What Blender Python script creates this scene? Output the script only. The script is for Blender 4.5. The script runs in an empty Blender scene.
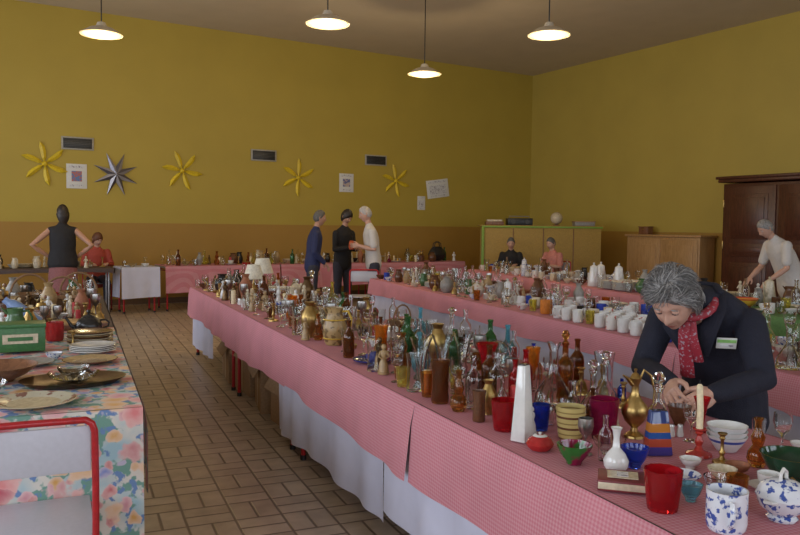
import bpy, bmesh, math, random
from mathutils import Vector, Matrix, noise
R=random.Random(7)
scene=bpy.context.scene
try:
    scene.view_settings.view_transform='Standard'; scene.view_settings.look='None'
    scene.view_settings.exposure=0; scene.view_settings.gamma=1
except Exception: pass
pi=math.pi
# ---------------------------------------------------------------- materials
MATS={}
def newmat(name):
    m=bpy.data.materials.new(name); m.use_nodes=True
    nt=m.node_tree; b=nt.nodes['Principled BSDF']
    return m,nt,b
def mat(name,col,rough=.5,metal=0,trans=0,bump=0,bscale=60,emis=None,estr=0,coat=0,stretch=None,var=.15,check=0):
    if name in MATS: return MATS[name]
    m,nt,b=newmat(name)
    b.inputs['Base Color'].default_value=(*col,1)
    b.inputs['Roughness'].default_value=rough
    b.inputs['Metallic'].default_value=metal
    b.inputs['Transmission Weight'].default_value=trans
    if trans: b.inputs['IOR'].default_value=1.35
    if coat: b.inputs['Coat Weight'].default_value=coat
    if emis:
        b.inputs['Emission Color'].default_value=(*emis,1); b.inputs['Emission Strength'].default_value=estr
    tc=nt.nodes.new('ShaderNodeTexCoord'); n=nt.nodes.new('ShaderNodeTexNoise')
    n.inputs['Scale'].default_value=bscale
    if stretch:
        mp=nt.nodes.new('ShaderNodeMapping'); mp.inputs['Scale'].default_value=stretch; nt.links.new(tc.outputs['Object'],mp.inputs[0]); nt.links.new(mp.outputs[0],n.inputs['Vector'])
    else: nt.links.new(tc.outputs['Object'],n.inputs['Vector'])
    if not trans:
        mx=nt.nodes.new('ShaderNodeMix'); mx.data_type='RGBA'
        mx.inputs['A'].default_value=(*[c*(1-var) for c in col],1); mx.inputs['B'].default_value=(*[min(1,c*(1+var)) for c in col],1)
        mr=nt.nodes.new('ShaderNodeMapRange'); mr.inputs['From Min'].default_value=.3; mr.inputs['From Max'].default_value=.7; nt.links.new(n.outputs['Fac'],mr.inputs['Value'])
        nt.links.new(mr.outputs['Result'],mx.inputs['Factor']); out=mx.outputs['Result']
        if check:   # fine woven gingham check
            sp=nt.nodes.new('ShaderNodeSeparateXYZ'); nt.links.new(tc.outputs['Object'],sp.inputs[0])
            def M_(op,p,q=None):
                k=nt.nodes.new('ShaderNodeMath'); k.operation=op
                for i,x in enumerate((p,q)):
                    if x is None: continue
                    if isinstance(x,(int,float)): k.inputs[i].default_value=x
                    else: nt.links.new(x,k.inputs[i])
                return k.outputs[0]
            u=M_('GREATER_THAN',M_('SINE',M_('MULTIPLY',sp.outputs['Y'],6.2832/check)),0)
            v=M_('GREATER_THAN',M_('SINE',M_('MULTIPLY',M_('ADD',sp.outputs['X'],sp.outputs['Z']),6.2832/check)),0)
            s=M_('MULTIPLY',M_('ADD',u,v),.5)
            m2=nt.nodes.new('ShaderNodeMix'); m2.data_type='RGBA'; nt.links.new(M_('MULTIPLY',s,.22),m2.inputs['Factor']); nt.links.new(out,m2.inputs['A']); m2.inputs['B'].default_value=(.78,.66,.66,1); out=m2.outputs['Result']
        nt.links.new(out,b.inputs['Base Color'])
    if bump:
        bp=nt.nodes.new('ShaderNodeBump'); bp.inputs['Strength'].default_value=bump; bp.inputs['Distance'].default_value=.01
        nt.links.new(n.outputs['Fac'],bp.inputs['Height']); nt.links.new(bp.outputs['Normal'],b.inputs['Normal'])
    MATS[name]=m; return m
def blotch(name,c1,c2,scale=30,thr=.55,rough=.25,trans=0,w=.03,kind='noise'):
    if name in MATS: return MATS[name]
    m,nt,b=newmat(name); b.inputs['Roughness'].default_value=rough
    b.inputs['Transmission Weight'].default_value=trans
    tc=nt.nodes.new('ShaderNodeTexCoord')
    n=nt.nodes.new('ShaderNodeTexNoise'); n.inputs['Detail'].default_value=3
    n.inputs['Scale'].default_value=scale; nt.links.new(tc.outputs['Object'],n.inputs['Vector'])
    mr=nt.nodes.new('ShaderNodeMapRange'); mr.inputs['From Min'].default_value=thr-w; mr.inputs['From Max'].default_value=thr+w
    nt.links.new(n.outputs['Fac'],mr.inputs['Value'])
    mx=nt.nodes.new('ShaderNodeMix'); mx.data_type='RGBA'
    mx.inputs['A'].default_value=(*c1,1); mx.inputs['B'].default_value=(*c2,1)
    nt.links.new(mr.outputs['Result'],mx.inputs['Factor']); nt.links.new(mx.outputs['Result'],b.inputs['Base Color'])
    MATS[name]=m; return m
def bands(name,stops,h,rough=.3,trans=0,rep=1):
    if name in MATS: return MATS[name]
    m,nt,b=newmat(name); b.inputs['Roughness'].default_value=rough; b.inputs['Transmission Weight'].default_value=trans
    tc=nt.nodes.new('ShaderNodeTexCoord'); sp=nt.nodes.new('ShaderNodeSeparateXYZ'); nt.links.new(tc.outputs['Object'],sp.inputs[0])
    d=nt.nodes.new('ShaderNodeMath'); d.operation='MULTIPLY'; d.inputs[1].default_value=rep/h; nt.links.new(sp.outputs['Z'],d.inputs[0])
    fr=nt.nodes.new('ShaderNodeMath'); fr.operation='FRACT'; nt.links.new(d.outputs[0],fr.inputs[0])
    cr=nt.nodes.new('ShaderNodeValToRGB'); cr.color_ramp.interpolation='CONSTANT'
    e=cr.color_ramp.elements
    e[0].position=stops[0][0]; e[0].color=(*stops[0][1],1)
    e[1].position=stops[1][0]; e[1].color=(*stops[1][1],1)
    for p,c in stops[2:]:
        q=e.new(p); q.color=(*c,1)
    nt.links.new(fr.outputs[0] if rep>1 else d.outputs[0],cr.inputs['Fac']); nt.links.new(cr.outputs['Color'],b.inputs['Base Color'])
    MATS[name]=m; return m
def wood(name,c1,c2,rough=.35):
    if name in MATS: return MATS[name]
    m,nt,b=newmat(name); b.inputs['Roughness'].default_value=rough
    tc=nt.nodes.new('ShaderNodeTexCoord'); mp=nt.nodes.new('ShaderNodeMapping'); mp.inputs['Scale'].default_value=(12,12,1.2)
    n=nt.nodes.new('ShaderNodeTexNoise'); n.inputs['Scale'].default_value=4; n.inputs['Detail'].default_value=5; n.inputs['Distortion'].default_value=1.2
    nt.links.new(tc.outputs['Object'],mp.inputs[0]); nt.links.new(mp.outputs[0],n.inputs['Vector'])
    cr=nt.nodes.new('ShaderNodeValToRGB'); cr.color_ramp.elements[0].color=(*c1,1); cr.color_ramp.elements[1].color=(*c2,1)
    cr.color_ramp.elements[0].position=.3; cr.color_ramp.elements[1].position=.7
    nt.links.new(n.outputs['Fac'],cr.inputs['Fac']); nt.links.new(cr.outputs['Color'],b.inputs['Base Color'])
    MATS[name]=m; return m
def wallmat(name,up,low,h):
    m,nt,b=newmat(name); b.inputs['Roughness'].default_value=.6
    tc=nt.nodes.new('ShaderNodeTexCoord'); sp=nt.nodes.new('ShaderNodeSeparateXYZ'); nt.links.new(tc.outputs['Object'],sp.inputs[0])
    g=nt.nodes.new('ShaderNodeMath'); g.operation='GREATER_THAN'; g.inputs[1].default_value=h; nt.links.new(sp.outputs['Z'],g.inputs[0])
    n=nt.nodes.new('ShaderNodeTexNoise'); n.inputs['Scale'].default_value=1.3; n.inputs['Detail'].default_value=4; nt.links.new(tc.outputs['Object'],n.inputs['Vector'])
    mx=nt.nodes.new('ShaderNodeMix'); mx.data_type='RGBA'; mx.inputs['A'].default_value=(*low,1); mx.inputs['B'].default_value=(*up,1)
    nt.links.new(g.outputs[0],mx.inputs['Factor'])
    m2=nt.nodes.new('ShaderNodeMix'); m2.data_type='RGBA'; m2.blend_type='MULTIPLY'; m2.inputs['Factor'].default_value=1
    mr=nt.nodes.new('ShaderNodeMapRange'); mr.inputs['To Min'].default_value=.9; mr.inputs['To Max'].default_value=1.08
    nt.links.new(n.outputs['Fac'],mr.inputs['Value'])
    nt.links.new(mx.outputs['Result'],m2.inputs['A']); nt.links.new(mr.outputs['Result'],m2.inputs['B'])
    nt.links.new(m2.outputs['Result'],b.inputs['Base Color'])
    n2=nt.nodes.new('ShaderNodeTexNoise'); n2.inputs['Scale'].default_value=120; nt.links.new(tc.outputs['Object'],n2.inputs['Vector'])
    bp=nt.nodes.new('ShaderNodeBump'); bp.inputs['Strength'].default_value=.12; nt.links.new(n2.outputs['Fac'],bp.inputs['Height']); nt.links.new(bp.outputs['Normal'],b.inputs['Normal'])
    return m
def floormat():
    m,nt,b=newmat('terracotta_floor_tiles')
    def math_(op,a,bb=None):
        n=nt.nodes.new('ShaderNodeMath'); n.operation=op
        for i,x in enumerate((a,bb)):
            if x is None: continue
            if isinstance(x,(int,float)): n.inputs[i].default_value=x
            else: nt.links.new(x,n.inputs[i])
        return n.outputs[0]
    tc=nt.nodes.new('ShaderNodeTexCoord'); sp=nt.nodes.new('ShaderNodeSeparateXYZ'); nt.links.new(tc.outputs['Object'],sp.inputs[0])
    a=.23
    u=math_('MULTIPLY',math_('ADD',sp.outputs['X'],40),1/a); v=math_('MULTIPLY',math_('ADD',sp.outputs['Y'],40),1/a)
    fu=math_('FRACT',u); fv=math_('FRACT',v); iu=math_('FLOOR',u); iv=math_('FLOOR',v)
    par=math_('MODULO',math_('ADD',iu,iv),2)
    par=math_('GREATER_THAN',par,.5)
    eu=math_('SUBTRACT',.5,math_('ABSOLUTE',math_('SUBTRACT',fu,.5)))
    ev=math_('SUBTRACT',.5,math_('ABSOLUTE',math_('SUBTRACT',fv,.5)))
    mu=math_('ABSOLUTE',math_('SUBTRACT',fu,.5)); mv=math_('ABSOLUTE',math_('SUBTRACT',fv,.5))
    mid=math_('ADD',math_('MULTIPLY',mu,par),math_('MULTIPLY',mv,math_('SUBTRACT',1,par)))
    dist=math_('MINIMUM',math_('MINIMUM',eu,ev),mid)
    mr=nt.nodes.new('ShaderNodeMapRange'); mr.inputs['From Min'].default_value=.014; mr.inputs['From Max'].default_value=.04; nt.links.new(dist,mr.inputs['Value'])
    half=math_('ADD',math_('MULTIPLY',math_('GREATER_THAN',fu,.5),par),math_('MULTIPLY',math_('GREATER_THAN',fv,.5),math_('SUBTRACT',1,par)))
    cb=nt.nodes.new('ShaderNodeCombineXYZ'); nt.links.new(iu,cb.inputs[0]); nt.links.new(iv,cb.inputs[1]); nt.links.new(half,cb.inputs[2])
    wn=nt.nodes.new('ShaderNodeTexWhiteNoise'); nt.links.new(cb.outputs[0],wn.inputs['Vector'])
    cr=nt.nodes.new('ShaderNodeValToRGB'); cr.color_ramp.elements[0].color=(.36,.275,.20,1); cr.color_ramp.elements[1].color=(.45,.355,.265,1)
    nt.links.new(wn.outputs['Value'],cr.inputs['Fac'])
    n=nt.nodes.new('ShaderNodeTexNoise'); n.inputs['Scale'].default_value=9; n.inputs['Detail'].default_value=6; nt.links.new(tc.outputs['Object'],n.inputs['Vector'])
    m3=nt.nodes.new('ShaderNodeMix'); m3.data_type='RGBA'; m3.blend_type='MULTIPLY'; m3.inputs['Factor'].default_value=1
    r2=nt.nodes.new('ShaderNodeMapRange'); r2.inputs['From Min'].default_value=.3; r2.inputs['From Max'].default_value=.7; r2.inputs['To Min'].default_value=.8; r2.inputs['To Max'].default_value=1.12; nt.links.new(n.outputs['Fac'],r2.inputs['Value'])
    nt.links.new(cr.outputs['Color'],m3.inputs['A']); nt.links.new(r2.outputs['Result'],m3.inputs['B'])
    mx=nt.nodes.new('ShaderNodeMix'); mx.data_type='RGBA'; mx.inputs['A'].default_value=(.12,.08,.055,1)
    nt.links.new(mr.outputs['Result'],mx.inputs['Factor']); nt.links.new(m3.outputs['Result'],mx.inputs['B'])
    nt.links.new(mx.outputs['Result'],b.inputs['Base Color'])
    b.inputs['Roughness'].default_value=.36
    bp=nt.nodes.new('ShaderNodeBump'); bp.inputs['Strength'].default_value=.5; bp.inputs['Distance'].default_value=.004
    nt.links.new(mr.outputs['Result'],bp.inputs['Height']); nt.links.new(bp.outputs['Normal'],b.inputs['Normal'])
    return m
def floralmat():
    m,nt,b=newmat('floral_fabric'); b.inputs['Roughness'].default_value=.7
    tc=nt.nodes.new('ShaderNodeTexCoord')
    def mixc(f,a,c):
        mx=nt.nodes.new('ShaderNodeMix'); mx.data_type='RGBA'; nt.links.new(f,mx.inputs['Factor'])
        for s_,v in(('A',a),('B',c)):
            if isinstance(v,tuple): mx.inputs[s_].default_value=(*v,1)
            else: nt.links.new(v,mx.inputs[s_])
        return mx.outputs['Result']
    def leaf(scale,thr,off,w=.04):
        mp=nt.nodes.new('ShaderNodeMapping'); mp.inputs['Location'].default_value=(off,off*.7,off*1.3); nt.links.new(tc.outputs['Object'],mp.inputs[0])
        n=nt.nodes.new('ShaderNodeTexNoise'); n.inputs['Scale'].default_value=scale; n.inputs['Detail'].default_value=3; nt.links.new(mp.outputs[0],n.inputs['Vector'])
        mr=nt.nodes.new('ShaderNodeMapRange'); mr.inputs['From Min'].default_value=thr; mr.inputs['From Max'].default_value=thr+w; nt.links.new(n.outputs['Fac'],mr.inputs['Value']); return mr.outputs['Result']
    p=mixc(leaf(6,.42,0,.2),(.66,.62,.55),(.34,.50,.56))
    p=mixc(leaf(15,.52,5),p,(.16,.32,.26)); p=mixc(leaf(19,.56,9),p,(.14,.24,.45))
    def flowers(scale,off,rad,p,cols):
        mp=nt.nodes.new('ShaderNodeMapping'); mp.inputs['Location'].default_value=(off,off,off); nt.links.new(tc.outputs['Object'],mp.inputs[0])
        nz=nt.nodes.new('ShaderNodeTexNoise'); nz.inputs['Scale'].default_value=22; nt.links.new(mp.outputs[0],nz.inputs['Vector'])
        va=nt.nodes.new('ShaderNodeVectorMath'); va.operation='SCALE'; va.inputs['Scale'].default_value=.05; nt.links.new(nz.outputs['Color'],va.inputs[0])
        vb=nt.nodes.new('ShaderNodeVectorMath'); vb.operation='ADD'; nt.links.new(mp.outputs[0],vb.inputs[0]); nt.links.new(va.outputs[0],vb.inputs[1])
        v=nt.nodes.new('ShaderNodeTexVoronoi'); v.inputs['Scale'].default_value=scale; nt.links.new(vb.outputs[0],v.inputs['Vector'])
        sp=nt.nodes.new('ShaderNodeSeparateColor'); nt.links.new(v.outputs['Color'],sp.inputs[0])
        cr=nt.nodes.new('ShaderNodeValToRGB'); cr.color_ramp.interpolation='CONSTANT'; e=cr.color_ramp.elements
        e[0].color=(*cols[0],1); e[1].position=1/len(cols); e[1].color=(*cols[1],1)
        for i,c in enumerate(cols[2:]): q=e.new((i+2)/len(cols)); q.color=(*c,1)
        nt.links.new(sp.outputs[0],cr.inputs['Fac'])
        dk=nt.nodes.new('ShaderNodeMapRange'); dk.inputs['From Min'].default_value=rad*.2; dk.inputs['From Max'].default_value=rad*.9; dk.inputs['To Min'].default_value=.0; dk.inputs['To Max'].default_value=.55; nt.links.new(v.outputs['Distance'],dk.inputs['Value'])
        c=mixc(dk.outputs['Result'],cr.outputs['Color'],(.80,.66,.60))
        mr=nt.nodes.new('ShaderNodeMapRange'); mr.inputs['From Min'].default_value=rad; mr.inputs['From Max'].default_value=rad*.88; nt.links.new(v.outputs['Distance'],mr.inputs['Value'])
        return mixc(mr.outputs['Result'],p,c)
    p=flowers(15,3,.44,p,[(.55,.12,.14),(.65,.35,.10),(.2,.25,.55),(.6,.25,.3)])
    p=flowers(9,0,.50,p,[(.70,.22,.22),(.75,.42,.15),(.72,.32,.36),(.5,.08,.12)])
    nt.links.new(p,b.inputs['Base Color']); return m

WHITE=mat('white_porcelain',(.66,.65,.62),.15,coat=.3,var=.04)
CREAM=mat('cream_ceramic',(.56,.48,.34),.25)
BWHITE=blotch('blue_on_white_porcelain',(.66,.68,.72),(.05,.09,.32),55,.56,.15)
FLORC=blotch('rose_pattern_porcelain',(.66,.63,.58),(.42,.12,.10),35,.62,.18)
STONE=mat('tan_stoneware',(.36,.24,.11),.35,bump=.2)
BROWN=mat('brown_glazed_pottery',(.11,.045,.02),.2)
DARK=mat('black_glaze',(.02,.018,.018),.25)
TERRA=mat('terracotta',(.30,.11,.05),.6)
ORANGE=mat('orange_glaze',(.55,.18,.03),.25)
YEL=mat('yellow_glaze',(.55,.36,.06),.25)
GREENC=mat('green_glaze',(.06,.13,.05),.25)
BLUEC=mat('blue_glaze',(.03,.06,.36),.2)
REDC=mat('red_glaze',(.36,.02,.02),.2)
GREY=mat('grey_stoneware',(.26,.24,.21),.4)
BRASS=mat('polished_brass',(.42,.28,.10),.36,1)
BRONZE=mat('dark_bronze',(.16,.10,.05),.4,1)
SILVER=mat('pewter_silver',(.45,.44,.42),.28,1)
COPPER=mat('copper',(.50,.20,.10),.32,1)
GLASS=mat('clear_glass',(.95,.97,.96),.02,trans=1)
GAMB=mat('amber_glass',(.66,.32,.09),.05,trans=.95)
GORG=mat('orange_glass',(.90,.38,.05),.08,trans=.85)
GRED=mat('ruby_glass',(.62,.02,.03),.08,trans=.8)
GBLU=mat('cobalt_glass',(.05,.12,.70),.06,trans=.85)
GTUR=mat('turquoise_glass',(.25,.62,.72),.12,trans=.8)
GGRN=mat('green_glass',(.16,.40,.16),.08,trans=.9)
GMAG=mat('magenta_glass',(.42,.02,.10),.08,trans=.75)
GYEL=mat('yellow_glass',(.85,.78,.25),.06,trans=.92)
GBRN=mat('brown_glass',(.38,.15,.05),.08,trans=.9)
WAX=mat('ivory_wax',(.72,.60,.38),.5)
WAXR=mat('red_wax',(.42,.03,.03),.5)
PAPER=mat('paper_white',(.66,.66,.63),.8,var=.04)
CARD=mat('cardboard',(.34,.21,.11),.85)
WICK=mat('wicker',(.24,.13,.06),.8,bump=.8,bscale=150)
WOODD=wood('dark_walnut_wood',(.045,.014,.008),(.11,.035,.018))
WOODL=wood('light_oak_wood',(.36,.20,.08),(.50,.30,.13))
WOODM=wood('turned_wood',(.14,.055,.025),(.25,.11,.05))
PINK=mat('pink_tablecloth_cotton',(.50,.155,.195),.85,bump=.35,bscale=6,var=.06,check=.014)
WCL=mat('white_sheet_cotton',(.56,.56,.68),.85,bump=.3,bscale=7,var=.05)
GCL=mat('green_tablecloth_cotton',(.10,.22,.07),.8)
REDP=mat('red_enamel_tube',(.40,.015,.02),.3)
METAL=mat('grey_steel',(.35,.35,.36),.35,.8)
TOPM=mat('laminate_tabletop',(.34,.28,.20),.4)
BLACK=mat('black_plastic',(.012,.012,.012),.4)
SHADEM=mat('lampshade_fabric',(.70,.64,.50),.8)

# ---------------------------------------------------------------- mesh builder
class MB:
    def __init__(s): s.v=[];s.f=[];s.mi=[];s.mats=[]
    def m(s,mt):
        if mt not in s.mats: s.mats.append(mt)
        return s.mats.index(mt)
    def add(s,vs,fs,mt,M=None):
        o=len(s.v); k=s.m(mt)
        for v in vs: s.v.append(tuple(M@Vector(v)) if M else tuple(v))
        for f in fs: s.f.append([i+o for i in f]); s.mi.append(k)
    def lathe(s,prof,mt,o=(0,0,0),seg=24,th=None,solid=0.,M=None,sx=1,sy=1,rib=0,nr=12):
        p=list(prof)
        if th:
            inn=[(max(r-th,.0008),z) for r,z in p if z>solid+th*1.01]
            inn.reverse(); inn.append((0.,solid+th)); p=p+inn
        vs=[];idx=[]
        for r,z in p:
            if r<1e-6: idx.append([len(vs)]); vs.append((o[0],o[1],o[2]+z))
            else:
                row=[]
                for i in range(seg):
                    a=2*pi*i/seg; rr=r*(1+rib*math.cos(nr*a))
                    row.append(len(vs)); vs.append((o[0]+rr*sx*math.cos(a),o[1]+rr*sy*math.sin(a),o[2]+z))
                idx.append(row)
        fs=[]
        for a,b in zip(idx,idx[1:]):
            if len(a)==1 and len(b)==1: continue
            for i in range(seg):
                j=(i+1)%seg
                if len(a)==1: fs.append([a[0],b[j],b[i]])
                elif len(b)==1: fs.append([a[i],a[j],b[0]])
                else: fs.append([a[i],a[j],b[j],b[i]])
        s.add(vs,fs,mt,M); return s
    def loft(s,pts,rads,mt,seg=12,side=None,M=None,round_=True):
        P=[Vector(p) for p in pts]; n=len(P)
        rr=[(r,r) if isinstance(r,(int,float)) else r for r in rads]
        T=[]
        for i in range(n):
            t=(P[min(i+1,n-1)]-P[max(i-1,0)])
            if t.length<1e-9: t=Vector((0,0,1))
            T.append(t.normalized())
        sd=Vector(side) if side is not None else None
        if sd is None:
            sd=T[0].orthogonal()
        rings=[]
        def ring(p,t,rx,ry,sv):
            return [p+sv*rx*math.cos(2*pi*k/seg)+t.cross(sv)*ry*math.sin(2*pi*k/seg) for k in range(seg)]
        for i in range(n):
            t=T[i]; sv=(sd-t*sd.dot(t))
            if sv.length<1e-5: sv=t.orthogonal()
            sv.normalize()
            if side is None: sd=sv
            rx,ry=rr[i]
            if i==0 and round_:
                q=min(rx,ry); rings.append(ring(P[0]-t*q*.85,t,rx*.45,ry*.45,sv)); rings.append(ring(P[0]-t*q*.5,t,rx*.83,ry*.83,sv))
            rings.append(ring(P[i],t,rx,ry,sv))
            if i==n-1 and round_:
                q=min(rx,ry); rings.append(ring(P[i]+t*q*.5,t,rx*.83,ry*.83,sv)); rings.append(ring(P[i]+t*q*.85,t,rx*.45,ry*.45,sv))
        vs=[v for r in rings for v in r]; fs=[]
        for a in range(len(rings)-1):
            for k in range(seg):
                j=(k+1)%seg; fs.append([a*seg+k,a*seg+j,(a+1)*seg+j,(a+1)*seg+k])
        fs.append(list(range(seg))[::-1]); fs.append([(len(rings)-1)*seg+k for k in range(seg)])
        s.add(vs,fs,mt,M); return s
    def bmadd(s,bm,mt,M=None):
        bm.verts.index_update()
        s.add([v.co.copy() for v in bm.verts],[[v.index for v in f.verts] for f in bm.faces],mt,M); bm.free(); return s
    def box(s,c,size,mt,M=None,bev=.004,taper=(1,1)):
        bm=bmesh.new(); bmesh.ops.create_cube(bm,size=1)
        for v in bm.verts:
            k=taper if v.co.z>0 else (1,1)
            v.co=Vector((v.co.x*size[0]*k[0]+c[0],v.co.y*size[1]*k[1]+c[1],v.co.z*size[2]+c[2]))
        if bev>0: bmesh.ops.bevel(bm,geom=bm.edges[:],offset=min(bev,min(size)*.3),segments=2,affect='EDGES',profile=.5)
        return s.bmadd(bm,mt,M)
    def ico(s,c,size,mt,sub=2,M=None,fn=None):
        bm=bmesh.new(); bmesh.ops.create_icosphere(bm,subdivisions=sub,radius=1)
        for v in bm.verts:
            n=v.co.copy(); p=Vector((n.x*size[0],n.y*size[1],n.z*size[2]))
            if fn: p=fn(n,p)
            v.co=p+Vector(c)
        return s.bmadd(bm,mt,M)
    def mesh(s,name,ang=40,recalc=True):
        me=bpy.data.meshes.new(name); me.from_pydata(s.v,[],s.f)
        for m in s.mats: me.materials.append(m)
        me.polygons.foreach_set('material_index',s.mi)
        if recalc:
            bm=bmesh.new(); bm.from_mesh(me); bmesh.ops.recalc_face_normals(bm,faces=bm.faces); bm.to_mesh(me); bm.free()
        me.polygons.foreach_set('use_smooth',[True]*len(me.polygons))
        try: me.set_sharp_from_angle(angle=math.radians(ang))
        except Exception: pass
        me.update(); return me
def obj(name,me,M=None,parent=None):
    o=bpy.data.objects.new(name,me); bpy.context.collection.objects.link(o)
    if parent: o.parent=parent
    if M is not None: o.matrix_world=M
    return o
def TR(x,y,z=0,a=0,s=1): return Matrix.Translation((x,y,z))@Matrix.Rotation(a,4,'Z')@Matrix.Scale(s,4)
def empty(name,loc=(0,0,0)):
    e=bpy.data.objects.new(name,None); bpy.context.collection.objects.link(e); e.location=loc; e.empty_display_size=.1; return e

# ---------------------------------------------------------------- room
RF=Matrix.Translation((10.1,15.8,0))@Matrix.Rotation(math.atan2(-.144,-.9895),4,'Z')   # (s along back wall, t along right wall)
H=5.08; W=15.5; D=18.0
UP=(.43,.315,.045); LOW=(.37,.205,.035)
WM1=wallmat('ochre_wall_paint',UP,LOW,1.46); WM2=wallmat('ochre_wall_paint_side',(.46,.345,.065),LOW,1.40)
def roombox(name,a,b,mt,bev=0):
    mb=MB(); c=[(a[i]+b[i])/2 for i in range(3)]; sz=[abs(b[i]-a[i]) for i in range(3)]
    mb.box(c,sz,mt,bev=bev); return obj(name,mb.mesh(name),RF)
mb=MB(); mb.box((2,6,-.05),(24,24,.1),floormat(),bev=0); obj('floor',mb.mesh('floor'))
roombox('ceiling',(-.2,-.2,H),(W+.2,D+.2,H+.15),mat('ceiling_paint',(.56,.48,.37),.8,var=.03,bscale=2))
roombox('wall_back',(-.2,-.2,0),(W+.2,0,H),WM1)
roombox('wall_right',(-.2,0,0),(0,D,H),WM2)
def holed(name,axis,lo,hi,wins,z0,z1):
    mb=MB()
    def bx(u0,u1,za,zb):
        if u1-u0<.01: return
        if axis=='s': mb.box(((lo+hi)/2,(u0+u1)/2,(za+zb)/2),(hi-lo,u1-u0,zb-za),WM1,bev=0)
        else: mb.box(((u0+u1)/2,(lo+hi)/2,(za+zb)/2),(u1-u0,hi-lo,zb-za),WM1,bev=0)
    L=D if axis=='s' else W
    bx(0,L,0,z0); bx(0,L,z1,H); c=0
    for a,b in wins: bx(c,a,z0,z1); c=b
    bx(c,L,z0,z1)
    obj(name,mb.mesh(name),RF)
WINL=[(1.5,4.3),(5.6,8.4),(9.7,12.5),(13.8,16.6)]; WINF=[(2,5),(6.5,9.5),(11,14)]
holed('wall_left','s',W,W+.2,WINL,1.1,3.3); holed('wall_front','t',D,D+.2,WINF,1.1,3.3)
FR=mat('window_frame_paint',(.6,.6,.58),.4)
k=0
for axis,wins in(('s',WINL),('t',WINF)):
    for a,b in wins:
        k+=1; mb=MB(); L0=(W if axis=='s' else D)+.1
        def wb(u,w_,z,h_):
            if axis=='s': mb.box((L0,u,z),(.07,w_,h_),FR)
            else: mb.box((u,L0,z),(w_,.07,h_),FR)
        for u in(a+.03,(a+b)/2,b-.03): wb(u,.06,2.2,2.2)
        for z in(1.13,2.5,3.27): wb((a+b)/2,b-a,z,.06)
        obj('window_%d'%k,mb.mesh('window'),RF)
        ld=bpy.data.lights.new('window_daylight','AREA'); ld.shape='RECTANGLE'; ld.size=b-a-.1; ld.size_y=2.1
        ld.color=(.84,.90,1.0); ld.energy=115 if axis=='s' else 90
        lo=bpy.data.objects.new('window_daylight',ld); bpy.context.collection.objects.link(lo)
        if axis=='s':
            ld.size,ld.size_y=2.1,b-a-.1
            lo.matrix_world=RF@Matrix.Translation((W+.25,(a+b)/2,2.2))@Matrix.Rotation(pi/2,4,'Y')
        else: lo.matrix_world=RF@Matrix.Translation(((a+b)/2,D+.25,2.2))@Matrix.Rotation(-pi/2,4,'X')
TRM=mat('trim_brown',(.12,.06,.02),.5)
roombox('baseboard_back',(0,0,0),(W,.02,.1),TRM); roombox('baseboard_right',(0,0,0),(.02,D,.1),TRM)
w=bpy.data.worlds.new('World'); scene.world=w; w.use_nodes=True
w.node_tree.nodes['Background'].inputs[0].default_value=(.55,.68,.9,1); w.node_tree.nodes['Background'].inputs[1].default_value=.9
# camera
cam=bpy.data.cameras.new('camera'); co=bpy.data.objects.new('camera',cam); bpy.context.collection.objects.link(co)
cam.lens=34.4; cam.sensor_width=36; cam.clip_start=.05
co.matrix_world=Matrix.Translation((0,0,1.45))@Matrix.Rotation(math.radians(-23),4,'Z')@Matrix.Rotation(math.radians(90-3.07),4,'X')@Matrix.Rotation(math.radians(.65),4,'Z')
scene.camera=co
# pendant lamps
EM=mat('opal_glass_lit',(.7,.55,.32),.4,emis=(1,.74,.36),estr=1.25)
ENAM=mat('lamp_enamel',(.50,.44,.34),.3)
for x,y in[(.33,10.6),(2.79,8.86),(5.45,8.18),(5.08,11.07)]:
    mb=MB()
    mb.lathe([(.02,.16),(.05,.15),(.07,.10),(.15,.075),(.25,.01),(.265,0),(.26,-.005),(.24,.005),(0,.03)],ENAM,seg=40)
    mb.lathe([(0,-.045),(.1,-.04),(.19,-.018),(.235,.003),(.2,.006),(0,.008)],EM,seg=40)
    mb.loft([(0,0,.15),(0,0,H-3.85-.04)],[.008,.008],BLACK,seg=8)
    mb.lathe([(0,H-3.85-.05),(.05,H-3.85-.05),(.05,H-3.85),(0,H-3.85)],ENAM)
    lampo=obj('pendant_lamp',mb.mesh('pendant_lamp'),TR(x,y,3.85))
    pl=bpy.data.lights.new('bulb','POINT'); pl.energy=40; pl.color=(1,.76,.42); pl.shadow_soft_size=.1
    po=bpy.data.objects.new('bulb',pl); bpy.context.collection.objects.link(po); po.parent=lampo; po.location=(0,0,-.35)
# wall decorations  (room frame: local x=s, y=out of wall, z)
def star(n,Rr,r,dep,mt,rot=0,curl=0,mt2=None):
    mb=MB(); vs=[(0,dep,0)]; N=2*n
    for i in range(N):
        a=rot+pi*i/n; q=Rr if i%2==0 else r
        if i%2: a+=curl
        vs.append((q*math.cos(a),.004 if i%2==0 else dep*.35,q*math.sin(a)))
    for i in range(N):
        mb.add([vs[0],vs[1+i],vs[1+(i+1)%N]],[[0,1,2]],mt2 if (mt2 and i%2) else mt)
    vb=[(v[0],.002,v[2]) for v in vs]
    for i in range(N): mb.add([vb[0],vb[1+i],vb[1+(i+1)%N]],[[0,2,1]],mt)
    return mb
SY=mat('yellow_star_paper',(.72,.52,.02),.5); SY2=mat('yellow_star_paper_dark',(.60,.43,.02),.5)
SS=mat('silver_star_foil',(.42,.40,.42),.4,.4); SS2=mat('silver_star_foil_dark',(.16,.15,.17),.35,.6)
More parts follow.
